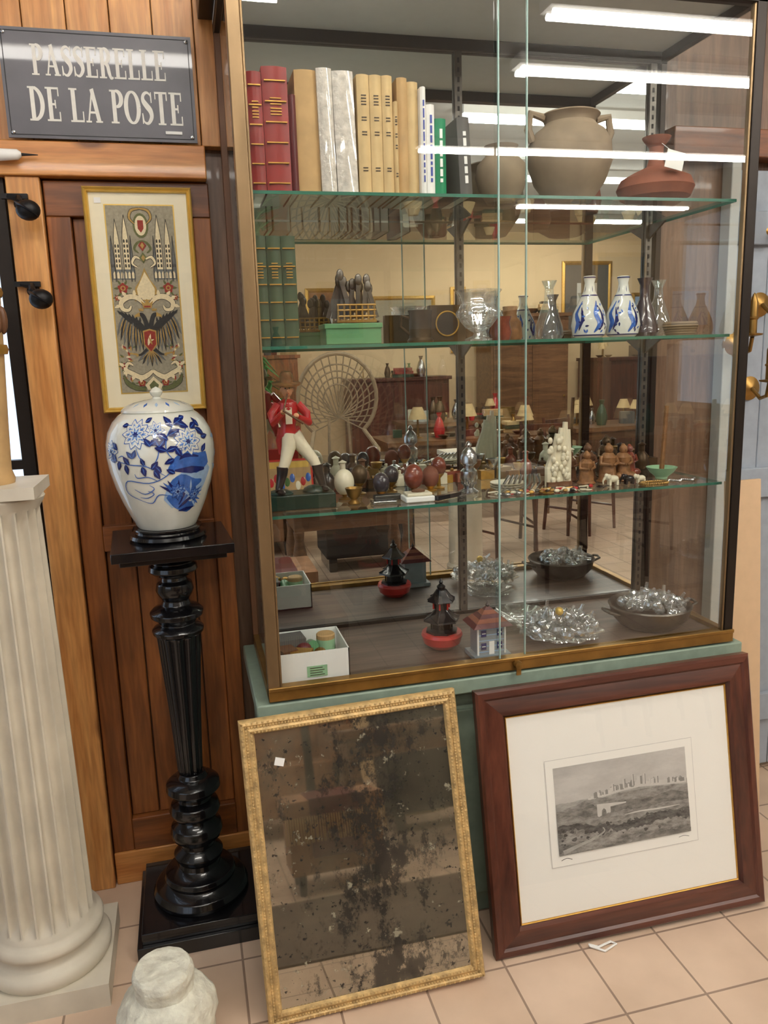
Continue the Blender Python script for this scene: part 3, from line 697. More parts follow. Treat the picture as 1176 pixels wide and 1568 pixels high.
# ------------------------------------------------------------------ books
def book(b,x0,x1,z0,z1,mt,y=1.85,d=.17,kind='',lean=0):
    old=b.M.copy()
    if lean:b.M=b.M@Matrix.Translation((x1,0,z0))@Matrix.Rotation(lean,4,'Y')@Matrix.Translation((-x1,0,-z0))
    w=x1-x0;n=6;vs=[];fs=[]
    ring=[(x0,y+d),(x0,y+.006)]+[(x0+w*(k/n),y+.006-.006*math.sin(math.pi*k/n)) for k in range(1,n)]+[(x1,y+.006),(x1,y+d)]
    for z in(z0,z1):vs+=[(p[0],p[1],z) for p in ring]
    m=len(ring)
    for k in range(m-1):fs.append((k,k+1,m+k+1,m+k))
    b.add(vs,fs,mt,False)
    b.bx(x0+.002,x1-.002,y+.006,y+d-.004,z0+.002,z1-.004,'paper')
    if kind=='bands':
        for i in range(6):
            z=z0+(z1-z0)*(i+.5)/6.2;b.bx(x0+w*.08,x1-w*.08,y-.003,y+.004,z-.0012,z+.0012,'gold')
        for zz in(.62,.7):
            for j in range(3):b.bx(x0+w*.28,x1-w*.28,y-.0022,y+.002,z0+(z1-z0)*zz+j*.006,z0+(z1-z0)*zz+j*.006+.002,'gold')
    if kind=='text':
        for zz in(.8,.75,.62,.5,.2):
            for j in range(2):b.bx(x0+w*.3,x1-w*.3,y-.0008,y+.002,z0+(z1-z0)*zz+j*.006,z0+(z1-z0)*zz+j*.006+.002,'ink')
    if kind=='vtext':
        z=z0+.03
        while z<z1-.03:
            l=random.uniform(.006,.02);b.bx(x0+w*.38,x1-w*.38,y-.0012,y+.002,z,z+l,'inkblue' if mt!='greenbk' and mt!='greybk' else 'white');z+=l+.005
    b.M=old
z=1.858
b=MB()
H=.905
def bk(x0,x1,h,mt,**k):book(b,x0,x1,z,z+h*H,mt,**k)
bk(.176,.184,.285,'plastic');bk(.185,.217,.272,'redleather',kind='bands');bk(.218,.273,.285,'redleather',kind='bands')  # first thin plastic volume stands in for a white reflection strip
bk(.274,.289,.225,'maroon');bk(.290,.340,.285,'tan',y=1.86);bk(.341,.375,.288,'plastic',lean=-.015)
bk(.377,.424,.284,'plastic',lean=-.02);bk(.427,.455,.278,'creambk',kind='text');bk(.456,.483,.278,'creambk',kind='text');bk(.484,.508,.278,'creambk',kind='text')
bk(.509,.520,.22,'creambk',kind='text');bk(.521,.545,.278,'tan',y=1.858);bk(.546,.572,.272,'creambk',y=1.865)
bk(.573,.586,.257,'white',kind='vtext');bk(.587,.606,.217,'white',kind='vtext');bk(.607,.633,.185,'greenbk',kind='vtext')
bk(.668,.698,.192,'greybk',kind='vtext',lean=-.05)
b.build('row_of_books')
z=1.528;b=MB()
for i in range(3):book(b,.176+.033*i,.208+.033*i,z,z+.242,'greenleather',y=1.86,kind='bands')
b.build('green_leather_books')

# ------------------------------------------------------------------ shelf 1 pottery
def pot(name,prof,x,y,z,mt,extra=None,n=40):
    b=MB();b.lathe(prof,(x,y,z),mt,n)
    if extra:extra(b)
    return b.build(name)
def two_handles(x,y,z,r0,z0,r1,z1,rr,mt,ang=0):
    def f(b):
        for s in(-1,1):
            c,sn=math.cos(ang)*s,math.sin(ang)*s
            P=[(r0,z0),((r0+r1)/2+.02,z0+.008),(r1+.012,(z0+z1)/2),(r1,z1)]
            b.tube([(x+c*p[0],y+sn*p[0],z+p[1]) for p in P],rr,mt)
    return f
z=1.858
pot('clay_amphora',[(0,0),(.05,0),(.058,.01),(.088,.05),(.105,.10),(.102,.142),(.086,.170),(.068,.182),(.062,.190),(.066,.202),(.074,.208),(.07,.212),(.055,.206),(.05,.19)],.985,1.935,z,'clay',two_handles(.985,1.935,z,.070,.202,.100,.145,.010,'clay'))
pot('clay_jug',[(0,0),(.035,0),(.055,.03),(.064,.06),(.058,.09),(.04,.108),(.034,.12),(.042,.132),(.038,.132),(.03,.12)],.80,1.93,z,'clay')
def tag(b):
    b.tube([(1.235,1.92,z+.15),(1.225,1.85,z+.11)],.0008,'white',5);b.box((1.222,1.842,z+.092),(.05,.002,.042),'white',Ry(.2))
pot('terracotta_bottle',[(0,0),(.05,0),(.088,.022),(.098,.045),(.088,.068),(.055,.085),(.024,.098),(.018,.115),(.018,.145),(.034,.165),(.036,.170),(.022,.170),(.015,.15)],1.235,1.945,z,'terra',tag)
pot('dark_clay_pot',[(0,0),(.03,0),(.04,.03),(.035,.06),(.02,.075),(.022,.09),(.028,.1),(.018,.098)],1.095,2.05,z,'terra')

# ------------------------------------------------------------------ shelf 2 items
z=1.528
b=MB();b.bx(.335,.468,1.86,1.94,z,z+.042,'green');b.bx(.332,.471,1.857,1.943,z+.036,z+.048,'green')
b.build('green_tin_box',bevel=.002)
b=MB();zz=z+.05
b.bx(.365,.460,1.87,1.93,zz,zz+.006,'brass')
for i in range(7):
    for y in(1.872,1.928):b.tube([(.368+i*.0145,y,zz),(.368+i*.0145,y,zz+.04)],.0026,'brass')
for y in(1.872,1.928):
    for q in(.014,.028,.04):b.tube([(.366,y,zz+q),(.459,y,zz+q)],.0026,'brass')
for i in range(16):
    x=.365+i*.0062;y=1.90+random.uniform(-.02,.02);l=random.uniform(.065,.10);t=random.uniform(-.35,.35)
    b.box((x,y,zz+.01+l/2),(.010,.003,l),'pewter',Ry(t));b.sph((x+math.sin(t)*l/2,y,zz+.012+l),(.009,.004,.014),'pewter',8,6)
b.build('cutlery_stand')
def handle(x,y,z0,z1,r,mt,ang=math.pi):
    def f(b):
        c,s=math.cos(ang),math.sin(ang);b.tube([(x+c*r,y+s*r,z0),(x+c*(r+.02),y+s*(r+.02),z0+.005),(x+c*(r+.022),y+s*(r+.022),(z0+z1)/2),(x+c*r,y+s*r,z1)],.004,mt)
    return f
pot('pewter_tankard',[(0,0),(.032,0),(.033,.006),(.028,.012),(.028,.07),(.031,.078),(.028,.078),(.025,.01)],.585,1.93,z,'bronze',handle(.585,1.93,z+.06,z+.02,.028,'bronze'))
b=MB();b.bx(.62,.715,1.96,1.985,z,z+.092,'bronze')
b.lathe([(0,0),(.030,0),(.030,.003),(0,.003)],(.665,1.96,z+.046),'ink',28,R=Rx(math.radians(90)));b.lathe([(.028,.003),(.030,.005),(.032,.003)],(.665,1.96,z+.046),'gold',28,R=Rx(math.radians(90)),cap=False)
b.build('leather_box',bevel=.002)
def goblet(name,x,y,z,s,mt='crystal'):
    b=MB();b.lathe([(0,0),(.032*s,0),(.033*s,.004*s),(.012*s,.012*s),(.010*s,.018*s),(.03*s,.03*s),(.046*s,.05*s),(.048*s,.065*s),(.040*s,.082*s),(.044*s,.098*s),(.055*s,.112*s),(.052*s,.112*s),(.040*s,.098*s),(.036*s,.082*s),(.042*s,.062*s),(.03*s,.038*s),(0,.026*s)],(x,y,z),mt,40,mod=lambda a,zz:1+.03*math.cos(8*a))
    for k in range(12):
        a=k*math.pi/6;b.sph((x+.047*s*math.cos(a),y+.047*s*math.sin(a),z+.060*s),(.006,.006,.010),mt,6,4,smooth=False)
    return b.build(name)
goblet('cut_glass_vase',.722,1.89,z,1.08,'crystal')
def bottle(x,y,name='blue_white_bottle'):
    b=MB();P=[(0,0),(.032,0),(.040,.006),(.045,.03),(.040,.06),(.027,.09),(.015,.115),(.012,.135),(.016,.150),(.013,.152),(.009,.13)]
    b.lathe(P,(x,y,z),'porc',32)
    def rd(h):
        for i in range(1,9):
            if P[i][1]<=h<=P[i+1][1]:
                t=(h-P[i][1])/(P[i+1][1]-P[i][1]);return P[i][0]*(1-t)+P[i+1][0]*t
        return .013
    def mk():
        o=.0006+random.random()*.0003
        def mfb(s,h):
            r=rd(h)+o;q=s/.045;return(x+r*math.sin(q),y-r*math.cos(q),z+h)
        return mfb
    for k in range(5):
        s=k*.0565
        b.ribbon([(s-.008,.012),(s+.006,.035),(s-.004,.06),(s+.006,.09)],[.003,.013,.012,.003],'blue2',mk(),3)
        b.ribbon([(s+.008,.018),(s+.018,.045),(s+.010,.075)],[.002,.009,.002],'blue1',mk(),3)
        for q in range(10):b.leaf(s+.020+random.uniform(-.012,.012),.012+.008*q,random.uniform(0,6.2),.010,.005,random.choice(['blue1','blue2']),mk(),2)
        b.leaf(s,.112,1.5,.016,.006,'blue1',mk(),2)
    for h in(.006,.104,.148):b.ribbon([(t*.0202,h) for t in range(15)],.003,'blue1',mk(),2,2)
    return b.build(name)
bottle(1.02,1.885);bottle(1.118,1.89)
DP=[(0,0),(.032,0),(.038,.01),(.036,.03),(.024,.07),(.013,.1),(.011,.13),(.020,.15),(.018,.15),(.009,.13)]
pot('glass_decanter',DP,.955,1.98,z,'thinglass')
pot('glass_decanter',DP,1.205,1.93,z,'darkegg')
pot('glass_decanter',DP,1.285,1.99,z,'thinglass')
b=MB();b.lathe([(0,0),(.035,0),(.045,.03),(.042,.035),(.03,.01),(0,.008)],(1.295,1.90,z),'wicker',28)
for q in range(4):b.lathe([(.037+.0022*q,.006*q+.003),(.040+.0022*q,.006*q+.006),(.037+.0022*q,.006*q+.009)],(1.295,1.90,z),'wicker',28,cap=False)
b.build('small_wicker_basket')
pot('carved_wood_cup',[(0,0),(.03,0),(.034,.01),(.03,.05),(.02,.06),(.018,.07),(.02,.09),(.016,.09)],.87,2.04,z,'boxwood')
pot('carved_wood_cup',[(0,0),(.024,0),(.03,.02),(.024,.045),(.028,.06),(.024,.06)],.805,1.95,z,'browneg')

# ------------------------------------------------------------------ shelf 3 items
z=1.141
def figurine():
    g=group('musician_figurine');fx,fy=.250,1.915
    b=MB();b.box((fx+.012,fy,z+.018),(.165,.085,.036),'dkgreen');b.sph((fx+.05,fy,z+.038),(.03,.028,.014),'dkgreen',12,6,jit=.3);b.sph((fx-.035,fy,z+.036),(.035,.03,.010),'dkgreen',12,6,jit=.3);b.build('plinth',g,bevel=.004)
    zb=z+.040;b=MB();b.M=Matrix.Translation((fx,fy,zb))@Matrix.Scale(1.12,4)@Matrix.Translation((-fx,-fy,-zb))
    for s,(kx,ky,ax,ay) in((1,(.045,0,.062,-.004)),(-1,(-.018,-.01,-.035,-.012))):
        b.tube([(fx+.004*s,fy,zb+.125),(fx+kx*.45,fy+ky*.5,zb+.098),(fx+kx,fy+ky,zb+.066),(fx+(kx+ax)/2,fy+ay,zb+.045)],[.017,.0155,.012,.0105],'offw',12)
        b.tube([(fx+(kx*.6+ax*.4),fy+ay,zb+.056),(fx+(kx+ax)/2,fy+ay,zb+.04),(fx+ax,fy+ay,zb+.010),(fx+ax,fy+ay-.004,zb+.004)],[.013,.0115,.008,.008],'boot',12)
        b.sph((fx+ax+.004,fy+ay-.012,zb+.003),(.009,.018,.006),'boot',12,6)
    b.build('legs',g)
    m=b.M;b=MB();b.M=m
    b.lathe([(0,-.004),(.017,0),(.019,.015),(.016,.03),(.020,.05),(.024,.065),(.020,.078),(.009,.085),(0,.086)],(fx-.006,fy,zb+.115),'redp',20,mod=lambda a,q:1-.22*abs(math.sin(a)))
    b.tube([(fx+.008,fy+.010,zb+.135),(fx+.018,fy+.018,zb+.11),(fx+.024,fy+.02,zb+.075)],[.012,.012,.006],'redp',10)
    b.tube([(fx-.016,fy+.012,zb+.135),(fx-.022,fy+.018,zb+.11),(fx-.022,fy+.02,zb+.08)],[.012,.011,.006],'redp',10)
    b.box((fx-.006,fy-.014,zb+.165),(.014,.008,.035),'offw')
    b.tube([(fx+.016,fy,zb+.188),(fx+.034,fy-.004,zb+.168),(fx+.036,fy-.016,zb+.15),(fx+.012,fy-.034,zb+.163)],[.010,.0095,.0085,.006],'redp',10)
    b.tube([(fx-.026,fy,zb+.188),(fx-.042,fy-.006,zb+.168),(fx-.040,fy-.02,zb+.152),(fx-.022,fy-.036,zb+.172)],[.010,.0095,.0085,.006],'redp',10)
    b.sph((fx+.007,fy-.037,zb+.166),(.006,.005,.006),'skin',10,6);b.sph((fx-.02,fy-.038,zb+.175),(.006,.005,.006),'skin',10,6)
    for k in range(4):
        b.tube([(fx+.004+k*.0025,fy-.040,zb+.168),(fx+.002+k*.0025,fy-.044,zb+.164)],.0013,'skin',5);b.tube([(fx-.024+k*.0025,fy-.041,zb+.178),(fx-.025+k*.0025,fy-.045,zb+.174)],.0013,'skin',5)
    b.tube([(fx-.008,fy-.028,zb+.212),(fx-.02,fy-.045,zb+.178),(fx+.02,fy-.048,zb+.15)],[.002,.0025,.003],'brown',8)
    b.tube([(fx-.005,fy,zb+.198),(fx-.006,fy-.004,zb+.208)],.006,'skin',8)
    b.sph((fx-.006,fy-.006,zb+.220),(.0125,.0145,.0165),'skin',16,12);b.sph((fx-.007,fy-.021,zb+.218),(.0025,.004,.004),'skin',8,6)
    b.sph((fx-.0105,fy-.0185,zb+.223),.0017,'boot',6,5);b.sph((fx-.002,fy-.0185,zb+.223),.0017,'boot',6,5);b.box((fx-.0065,fy-.019,zb+.2115),(.006,.002,.0015),'redp')
    for s in(-1,1):b.sph((fx-.006+s*.012,fy-.004,zb+.219),(.003,.004,.005),'skin',8,6)
    b.sph((fx-.006,fy+.001,zb+.224),(.0145,.014,.016),'brown',12,8)
    b.lathe([(0,0),(.03,-.002),(.031,.002),(.015,.004),(.014,.018),(.010,.026),(0,.027)],(fx-.006,fy-.002,zb+.232),'boxwood',20,R=Rx(.15))
    b.build('body',g)
figurine()
b=MB();b.M=Matrix.Translation((.25,2.06,z))@Matrix.Rotation(-.15,4,'X');b.box((0,0,.05),(.14,.012,.10),'shop_red');b.box((0,-.0065,.05),(.13,.001,.09),'tan');b.box((0,-.0072,.085),(.12,.001,.016),'gold2')
for k in range(9):b.sph((-.055+k*.014,-.0075,.03+.01*(k%3)),(.007,.001,.012),random.choice([M['redp'],M['leaf'],M['blue2'],M['offw']]),8,5)
b.build('picture_book')
def egg(x,y,mt,r=.019,stand='brass',h=.03):
    b=MB();b.lathe([(0,0),(.016,0),(.017,.003),(.006,.007),(.005,h-.012),(.014,h-.002),(.016,h+.002)],(x,y,z),stand,20);b.sph((x,y,z+h+r*.95),(r,r,r*1.3),mt,20,14);return b.build('decorative_egg')
egg(.385,1.97,'offw',.026,h=.02);egg(.438,2.03,'bronze',.022);egg(.482,1.97,'darkegg',.022,h=.014);egg(.525,2.03,'darkegg',.020,h=.026);egg(.57,1.97,'browneg',.026,h=.022);egg(.625,2.0,'terra',.023,'gold',.016);egg(.658,2.03,'browneg',.021,'gold',.040)
pot('brass_cup',[(0,0),(.016,0),(.017,.003),(.008,.012),(.016,.02),(.022,.04),(.020,.04),(.012,.02)],.395,1.90,z,'brass')
b=MB();b.bx(.435,.495,1.86,1.90,z,z+.008,'silver');b.bx(.45,.52,1.905,1.93,z,z+.014,'pewter');b.build('cigarette_case',bevel=.002)
b=MB();b.bx(.515,.59,1.85,1.905,z,z+.014,'white');b.bx(.52,.585,1.855,1.90,z+.014,z+.022,'offw');b.sph((.555,1.88,z+.024),(.02,.012,.006),'brown',10,6);b.build('trinket_box',bevel=.003)
def shaker(b):
    for k in range(10):
        a=k*.63;b.sph((.708+.019*math.cos(a),1.93+.019*math.sin(a),z+.035),(.004,.004,.012),'silver',8,6)
pot('silver_sugar_caster',[(0,0),(.024,0),(.026,.005),(.012,.014),(.016,.022),(.024,.04),(.022,.058),(.014,.066),(.014,.072),(.022,.079),(.022,.096),(.016,.110),(.007,.119),(.009,.125),(.004,.134),(0,.136)],.708,1.93,z,'silver',shaker)
b=MB();b.box((.63,1.87,z+.007),(.085,.014,.011),'boot',Rz(.5));b.box((.68,1.89,z+.004),(.05,.012,.003),'silver',Rz(.5));b.build('pocket_knife')
b=MB()
for k in range(3):b.lathe([(0,.0),(.03,0),(.045,.006),(.046,.008),(.03,.004),(0,.004)],(.82,1.94,z+.006*k),'offw',28)
for k in range(8):b.tube([(.765+.016*k,1.885,z+.004),(.795+.015*k,1.91,z+.016),(.82+.012*k,1.93,z+.036)],[.002,.003,.005],'silver')
b.build('stack_of_saucers')
b=MB()
for k in range(80):
    x=.76+random.random()*.30;y=1.835+random.random()*.04;m=random.choice(['offw','silver','gold','offw','redp','brass','pewter','boot'])
    if k%3==0:b.sph((x,y,z+.005),(.008,.006,.005),m,8,6)
    elif k%3==1:b.lathe([(.007,0),(.010,.002),(.007,.004)],(x,y,z),m,16,cap=False)
    else:b.tube([(x,y,z+.003),(x+random.uniform(-.02,.02),y+.01,z+.006),(x+random.uniform(-.03,.03),y+.02,z+.003)],.0022,m,6)
b.build('jewellery_trinkets')
b=MB()
for k in range(40):
    x=.34+k*.026;y=2.105+random.random()*.05;s=random.uniform(.8,1.45);m=random.choice(['brass','silver','boxwood','browneg','darkegg','offw','pewter','brown','gold','boot','terra','bronze','bronze'])
    t=random.randrange(4)
    if t==0:b.lathe([(0,0),(.012*s,0),(.016*s,.012*s),(.013*s,.03*s),(.006*s,.038*s),(.006*s,.05*s),(.009*s,.053*s),(0,.058*s)],(x,y,z),m,14)
    elif t==1:b.box((x,y,z+.012*s),(.04*s,.025*s,.024*s),m,Rz(random.random()*.5));b.sph((x,y,z+.026*s),.004*s,'brass',8,5)
    elif t==2:b.lathe([(0,0),(.014*s,0),(.005*s,.006*s),(.004*s,.02*s),(.014*s,.03*s),(.018*s,.045*s),(.016*s,.045*s),(0,.034*s)],(x,y,z),m,14)
    else:b.lathe([(0,0),(.018*s,0),(.02*s,.01*s),(.016*s,.026*s),(.004*s,.032*s),(.005*s,.04*s),(0,.042*s)],(x,y,z),m,14)
b.build('collection_of_miniatures')
b=MB()
for k,(dx,h) in enumerate([(-.024,.10),(-.012,.14),(.002,.155),(.016,.17),(.026,.15),(.006,.12)]):
    b.tube([(.965+dx,1.94+.006*(k%2),z),(.965+dx*1.1,1.94,z+h*.5),(.965+dx*.8+.008,1.94,z+h)],[.013,.011,.007],'offw',8)
for k in range(30):b.sph((.965+random.uniform(-.034,.034),1.928,z+random.uniform(.01,.13)),(.007,.006,.009),'offw',8,6)
b.box((.965,1.94,z+.006),(.07,.035,.012),'brown');b.build('carved_ivory_ornament')
def carved(x,y,h,mt,seated=False):
    b=MB();w=.3*h
    b.lathe([(0,0),(w*.9,0),(w,.04*h),(w*.8,.1*h),(w*.72,.3*h),(w*.6,.5*h),(w*.7,.66*h),(w*.45,.76*h),(w*.22,.8*h)],(x,y,z),mt,14,mod=lambda a,q:1+.14*noise.noise(Vector((math.cos(a)*3,math.sin(a)*3,q*90+x*50))))
    b.sph((x,y-.002,z+.87*h),(w*.38,w*.4,.13*h),mt,12,8);b.sph((x,y-w*.42,z+.87*h),(w*.08,w*.1,.03*h),mt,6,5)
    for s in(-1,1):
        b.tube([(x+s*w*.65,y,z+.68*h),(x+s*w*.8,y-w*.2,z+.5*h),(x+s*w*.2,y-w*.75,z+.48*h)],[w*.2,w*.18,w*.12],mt,8);b.sph((x+s*w*.15,y-w*.8,z+.48*h),w*.12,mt,6,5)
        if seated:b.sph((x+s*w*.6,y-w*.5,z+.15*h),(w*.5,w*.45,.12*h),mt,10,6)
    b.sph((x,y,z+.98*h),(w*.2,w*.2,.05*h),mt,8,6)
    return b.build('carved_figurine')
for (x,y,h,mt,s) in((1.03,2.0,.085,'brown',0),(1.045,1.93,.088,'boxwood',0),(1.085,2.0,.10,'brown',0),(1.11,1.93,.105,'boxwood',0),(1.16,1.94,.10,'boxwood',1),(1.16,2.03,.115,'bronze',0),(1.215,2.0,.09,'browneg',1)):
    carved(x,y,h,mt,s)
pot('celadon_bowl',[(0,0),(.016,0),(.017,.005),(.032,.018),(.042,.032),(.040,.032),(.030,.02),(0,.01)],1.275,1.93,z,'celadon',lambda b:b.tube([(1.275,1.93,z+.02),(1.284,1.93,z+.20)],[.007,.006],'boxwood'))
def ele(x,y,s,mt):
    b=MB();b.sph((x,y,z+.014*s),(.014*s,.008*s,.008*s),mt,10,8);b.sph((x-.015*s,y,z+.019*s),(.007*s,.006*s,.007*s),mt,8,6)
    b.tube([(x-.02*s,y,z+.018*s),(x-.025*s,y,z+.01*s),(x-.024*s,y,z+.003*s)],[.003*s,.002*s,.0012*s],mt,6)
    for dx in(-.009,.009):
        for dy in(-.004,.004):b.tube([(x+dx*s,y+dy*s,z+.011*s),(x+dx*s,y+dy*s,z)],[.0035*s,.0028*s],mt,6)
    for sg in(-1,1):b.sph((x-.013*s,y+sg*.007*s,z+.020*s),(.005*s,.0015*s,.006*s),mt,8,5)
    return b.build('miniature_elephant')
ele(1.10,1.885,1.2,'offw');ele(1.145,1.88,1.1,'boot');ele(1.18,1.88,1,'offw')
b=MB()
for k in range(44):
    a=k*.143;b.sph((1.20+.04*math.cos(a),1.85+.02*math.sin(a),z+.004),.004,'brass',6,5)
for k in range(30):b.sph((1.25+.003*k,1.86+.01*math.sin(k*.5),z+.004),.0035,'silver',6,5)
b.build('bead_necklace')

# ------------------------------------------------------------------ cabinet bottom items
z=CZ0+.019
g=group('white_cardboard_tray')
b=MB();tx0,tx1,ty0,ty1,th=.170,.352,1.822,1.99,.078
for (a0,a1,c0,c1) in((tx0,tx1,ty0,ty0+.003),(tx0,tx1,ty1-.003,ty1),(tx0,tx0+.003,ty0,ty1),(tx1-.003,tx1,ty0,ty1)):b.bx(a0,a1,c0,c1,z,z+th,'white')
b.bx(tx0,tx1,ty0,ty1,z,z+.003,'white');b.box((.27,ty0-.001,z+.028),(.05,.001,.028),'celadon')
for q in range(4):b.bx(.252,.288-.005*(q%2),ty0-.0022,ty0-.0016,z+.018+q*.006,z+.0195+q*.006,'ink')
b.build('tray',g)
b=MB();b.box((.20,1.89,z+.045),(.04,.08,.06),'brown',Rz(.3));b.box((.235,1.86,z+.066),(.06,.035,.012),'gold',Rz(-.4));b.box((.22,1.93,z+.05),(.07,.06,.07),'greybk',Rz(.1));b.lathe([(0,0),(.024,0),(.024,.05),(.021,.053),(0,.053)],(.31,1.92,z+.035),'tan',24);b.lathe([(.0242,.01),(.0242,.04)],(.31,1.92,z+.035),'celadon',24,cap=False);b.lathe([(0,0),(.014,0),(.014,.05),(0,.05)],(.275,1.95,z+.05),'green',20,R=Rx(1.3));b.sph((.285,1.86,z+.055),.018,'brass',12,8);b.sph((.25,1.90,z+.06),(.02,.02,.015),'maroon',12,8);b.build('contents',g)
def pagoda(x,y):
    b=MB();b.M=Matrix.Translation((x,y,z))@Matrix.Diagonal((1,1,1.18,1))@Matrix.Translation((-x,-y,-z))
    b.lathe([(0,0),(.032,0),(.05,.012),(.056,.030),(.053,.037),(.03,.037),(0,.033)],(x,y,z),'shop_red',32)
    b.lathe([(.044,.036),(.044,.042),(.012,.046)],(x,y,z),'boot',8,smooth=False)
    zz=z+.044
    for k,(r,h) in enumerate(((.034,.022),(.026,.02))):
        b.lathe([(r*.75,0),(r*.75,h)],(x,y,zz),'boot',6,smooth=False)
        for q in range(6):
            a=q*math.pi/3;b.tube([(x+r*.85*math.cos(a),y+r*.85*math.sin(a),zz),(x+r*.85*math.cos(a),y+r*.85*math.sin(a),zz+h)],.0025,'shop_red' if k else 'boot',6)
        b.lathe([(r*1.5,h-.002),(r*1.45,h+.002),(r*1.0,h+.010),(r*.5,h+.024),(r*.5,h+.026)],(x,y,zz),'boot',6,smooth=False)
        for q in range(6):
            a=q*math.pi/3;b.tube([(x+r*.5*math.cos(a),y+r*.5*math.sin(a),zz+h+.024),(x+r*1.0*math.cos(a),y+r*1.0*math.sin(a),zz+h+.009),(x+r*1.5*math.cos(a),y+r*1.5*math.sin(a),zz+h+.003)],.0016,'boot',6)
        zz+=h+.026
    b.lathe([(.010,0),(.012,.006),(.004,.012),(.006,.016),(.002,.022),(0,.026)],(x,y,zz),'boot',12)
    return b.build('lacquer_pagoda')
pagoda(.634,1.952)
b=MB();hx,hy=.728,1.855
b.box((hx,hy,z+.006),(.10,.075,.012),'housegrey');b.box((hx,hy,z+.05),(.075,.055,.078),'housegrey')
for s in(-.022,.022):
    for q in(.025,.06):b.box((hx+s,hy-.028,z+q+.01),(.014,.003,.018),'blue1');b.box((hx+s,hy-.0295,z+q+.01),(.010,.002,.002),'white')
b.box((hx,hy-.028,z+.03),(.014,.003,.035),'white')
for q in(.02,.035,.05,.065,.08):b.box((hx,hy-.0278,z+q),(.074,.001,.002),'blue3')
for s in(-1,1):b.box((hx+s*.037,hy-.027,z+.05),(.004,.005,.078),'white')
for k in range(5):
    q=1-k/5;b.add([(hx-.050*q-.004,hy-.042*q-.002,z+.088+k*.009),(hx+.050*q+.004,hy-.042*q-.002,z+.088+k*.009),(hx+.050*q+.004,hy+.042*q+.002,z+.088+k*.009),(hx-.050*q-.004,hy+.042*q+.002,z+.088+k*.009),
    (hx-.050*(q-.2)-.003,hy-.042*(q-.2)-.002,z+.099+k*.009),(hx+.050*(q-.2)+.003,hy-.042*(q-.2)-.002,z+.099+k*.009),(hx+.050*(q-.2)+.003,hy+.042*(q-.2)+.002,z+.099+k*.009),(hx-.050*(q-.2)-.003,hy+.042*(q-.2)+.002,z+.099+k*.009)],[(0,1,5,4),(1,2,6,5),(2,3,7,6),(3,0,4,7),(4,5,6,7),(3,2,1,0)],'maroon' if k%2==0 else 'terra')
b.lathe([(.004,0),(.006,.006),(.002,.012),(0,.018)],(hx,hy,z+.132),'boot',8)
b.build('miniature_chinese_house')
def dishm(b,x,y,r,zz=0,mt='crystal'):
    b.lathe([(0,0),(r*.5,0),(r*.55,.004),(r*.8,.014),(r,.024),(r*.985,.027),(r*.78,.018),(r*.5,.008),(0,.006)],(x,y,z+zz),mt,60,mod=lambda a,q:1+.05*math.cos(12*a)*(q/.024))
b=MB();dishm(b,.965,1.915,.115);b.build('cut_glass_dish')
b=MB();dishm(b,.915,2.07,.085);b.build('cut_glass_dish')
def stopper(b,x,y,zz,s):
    R=Rz(random.random()*3)@Rx(random.random()*3)
    b.sph((x,y,zz),(s,s,s*1.1),'crystal',8,5,R=R,smooth=False)
    if random.random()<.4:
        d=R@Vector((0,0,1));b.tube([Vector((x,y,zz)),Vector((x,y,zz))+d*s*2.2],[s*.45,s*.3],'crystal',6,False)
b=MB()
for k in range(66):
    a=random.random()*6.28;q=random.random()**.5;r=q*.100;stopper(b,.965+r*math.cos(a),1.915+r*math.sin(a),z+.040+(1-q)*.05*random.random(),.0145)
b.sph((.955,1.90,z+.08),.012,'gold2',8,6)
b.build('crystal_stoppers')
b=MB();mx,my=1.25,1.925
b.lathe([(0,0),(.07,0),(.085,.008),(.105,.03),(.112,.055),(.116,.062),(.113,.066),(.108,.06),(.10,.034),(.08,.014),(0,.010)],(mx,my,z),'pewter',44)
for s in(-1,1):b.tube([(mx+s*.108,my-.022,z+.045),(mx+s*.138,my-.02,z+.056),(mx+s*.142,my,z+.058),(mx+s*.138,my+.02,z+.056),(mx+s*.108,my+.022,z+.045)],.0045,'pewter')
b.build('metal_basin')
b=MB()
for k in range(60):
    a=random.random()*6.28;q=random.random()**.5;r=q*.088;stopper(b,mx+r*math.cos(a),my+r*math.sin(a),z+.05+(1-q)*.025+random.random()*.02,.014)
b.build('crystal_stoppers')

# ------------------------------------------------------------------ antique mirror leaning
def lean_M(BL,BR,TL):
    BL,BR,TL=map(Vector,(BL,BR,TL));x=(BR-BL).normalized();zz=(TL-BL);zz=(zz-x*zz.dot(x)).normalized();y=zz.cross(x)
    m=Matrix.Identity(4)
    for i in range(3):m[i][0]=x[i];m[i][1]=y[i];m[i][2]=zz[i];m[i][3]=BL[i]
    return m
g=group('antique_gilt_mirror')
Mm=lean_M((.082,1.578,.0),(.605,1.575,.012),(.052,1.735,.68));mw,mh=.525,.70
b=MB();b.M=Mm
b.frame(mw,mh,[(0,-.018),(0,.0),(.004,.006),(.010,.008),(.014,.004),(.018,.0035),(.024,.008),(.030,.006),(.034,-.002)],'giltold','giltold')
def rope(x0,z0,x1,z1,off,r,pitch,mt):
    n=int(math.hypot(x1-x0,z1-z0)/pitch)
    for k in range(n+1):
        t=k/n;b.sph((x0+(x1-x0)*t,-off,z0+(z1-z0)*t),(r*1.1,r*.8,r*1.1),mt,6,4)
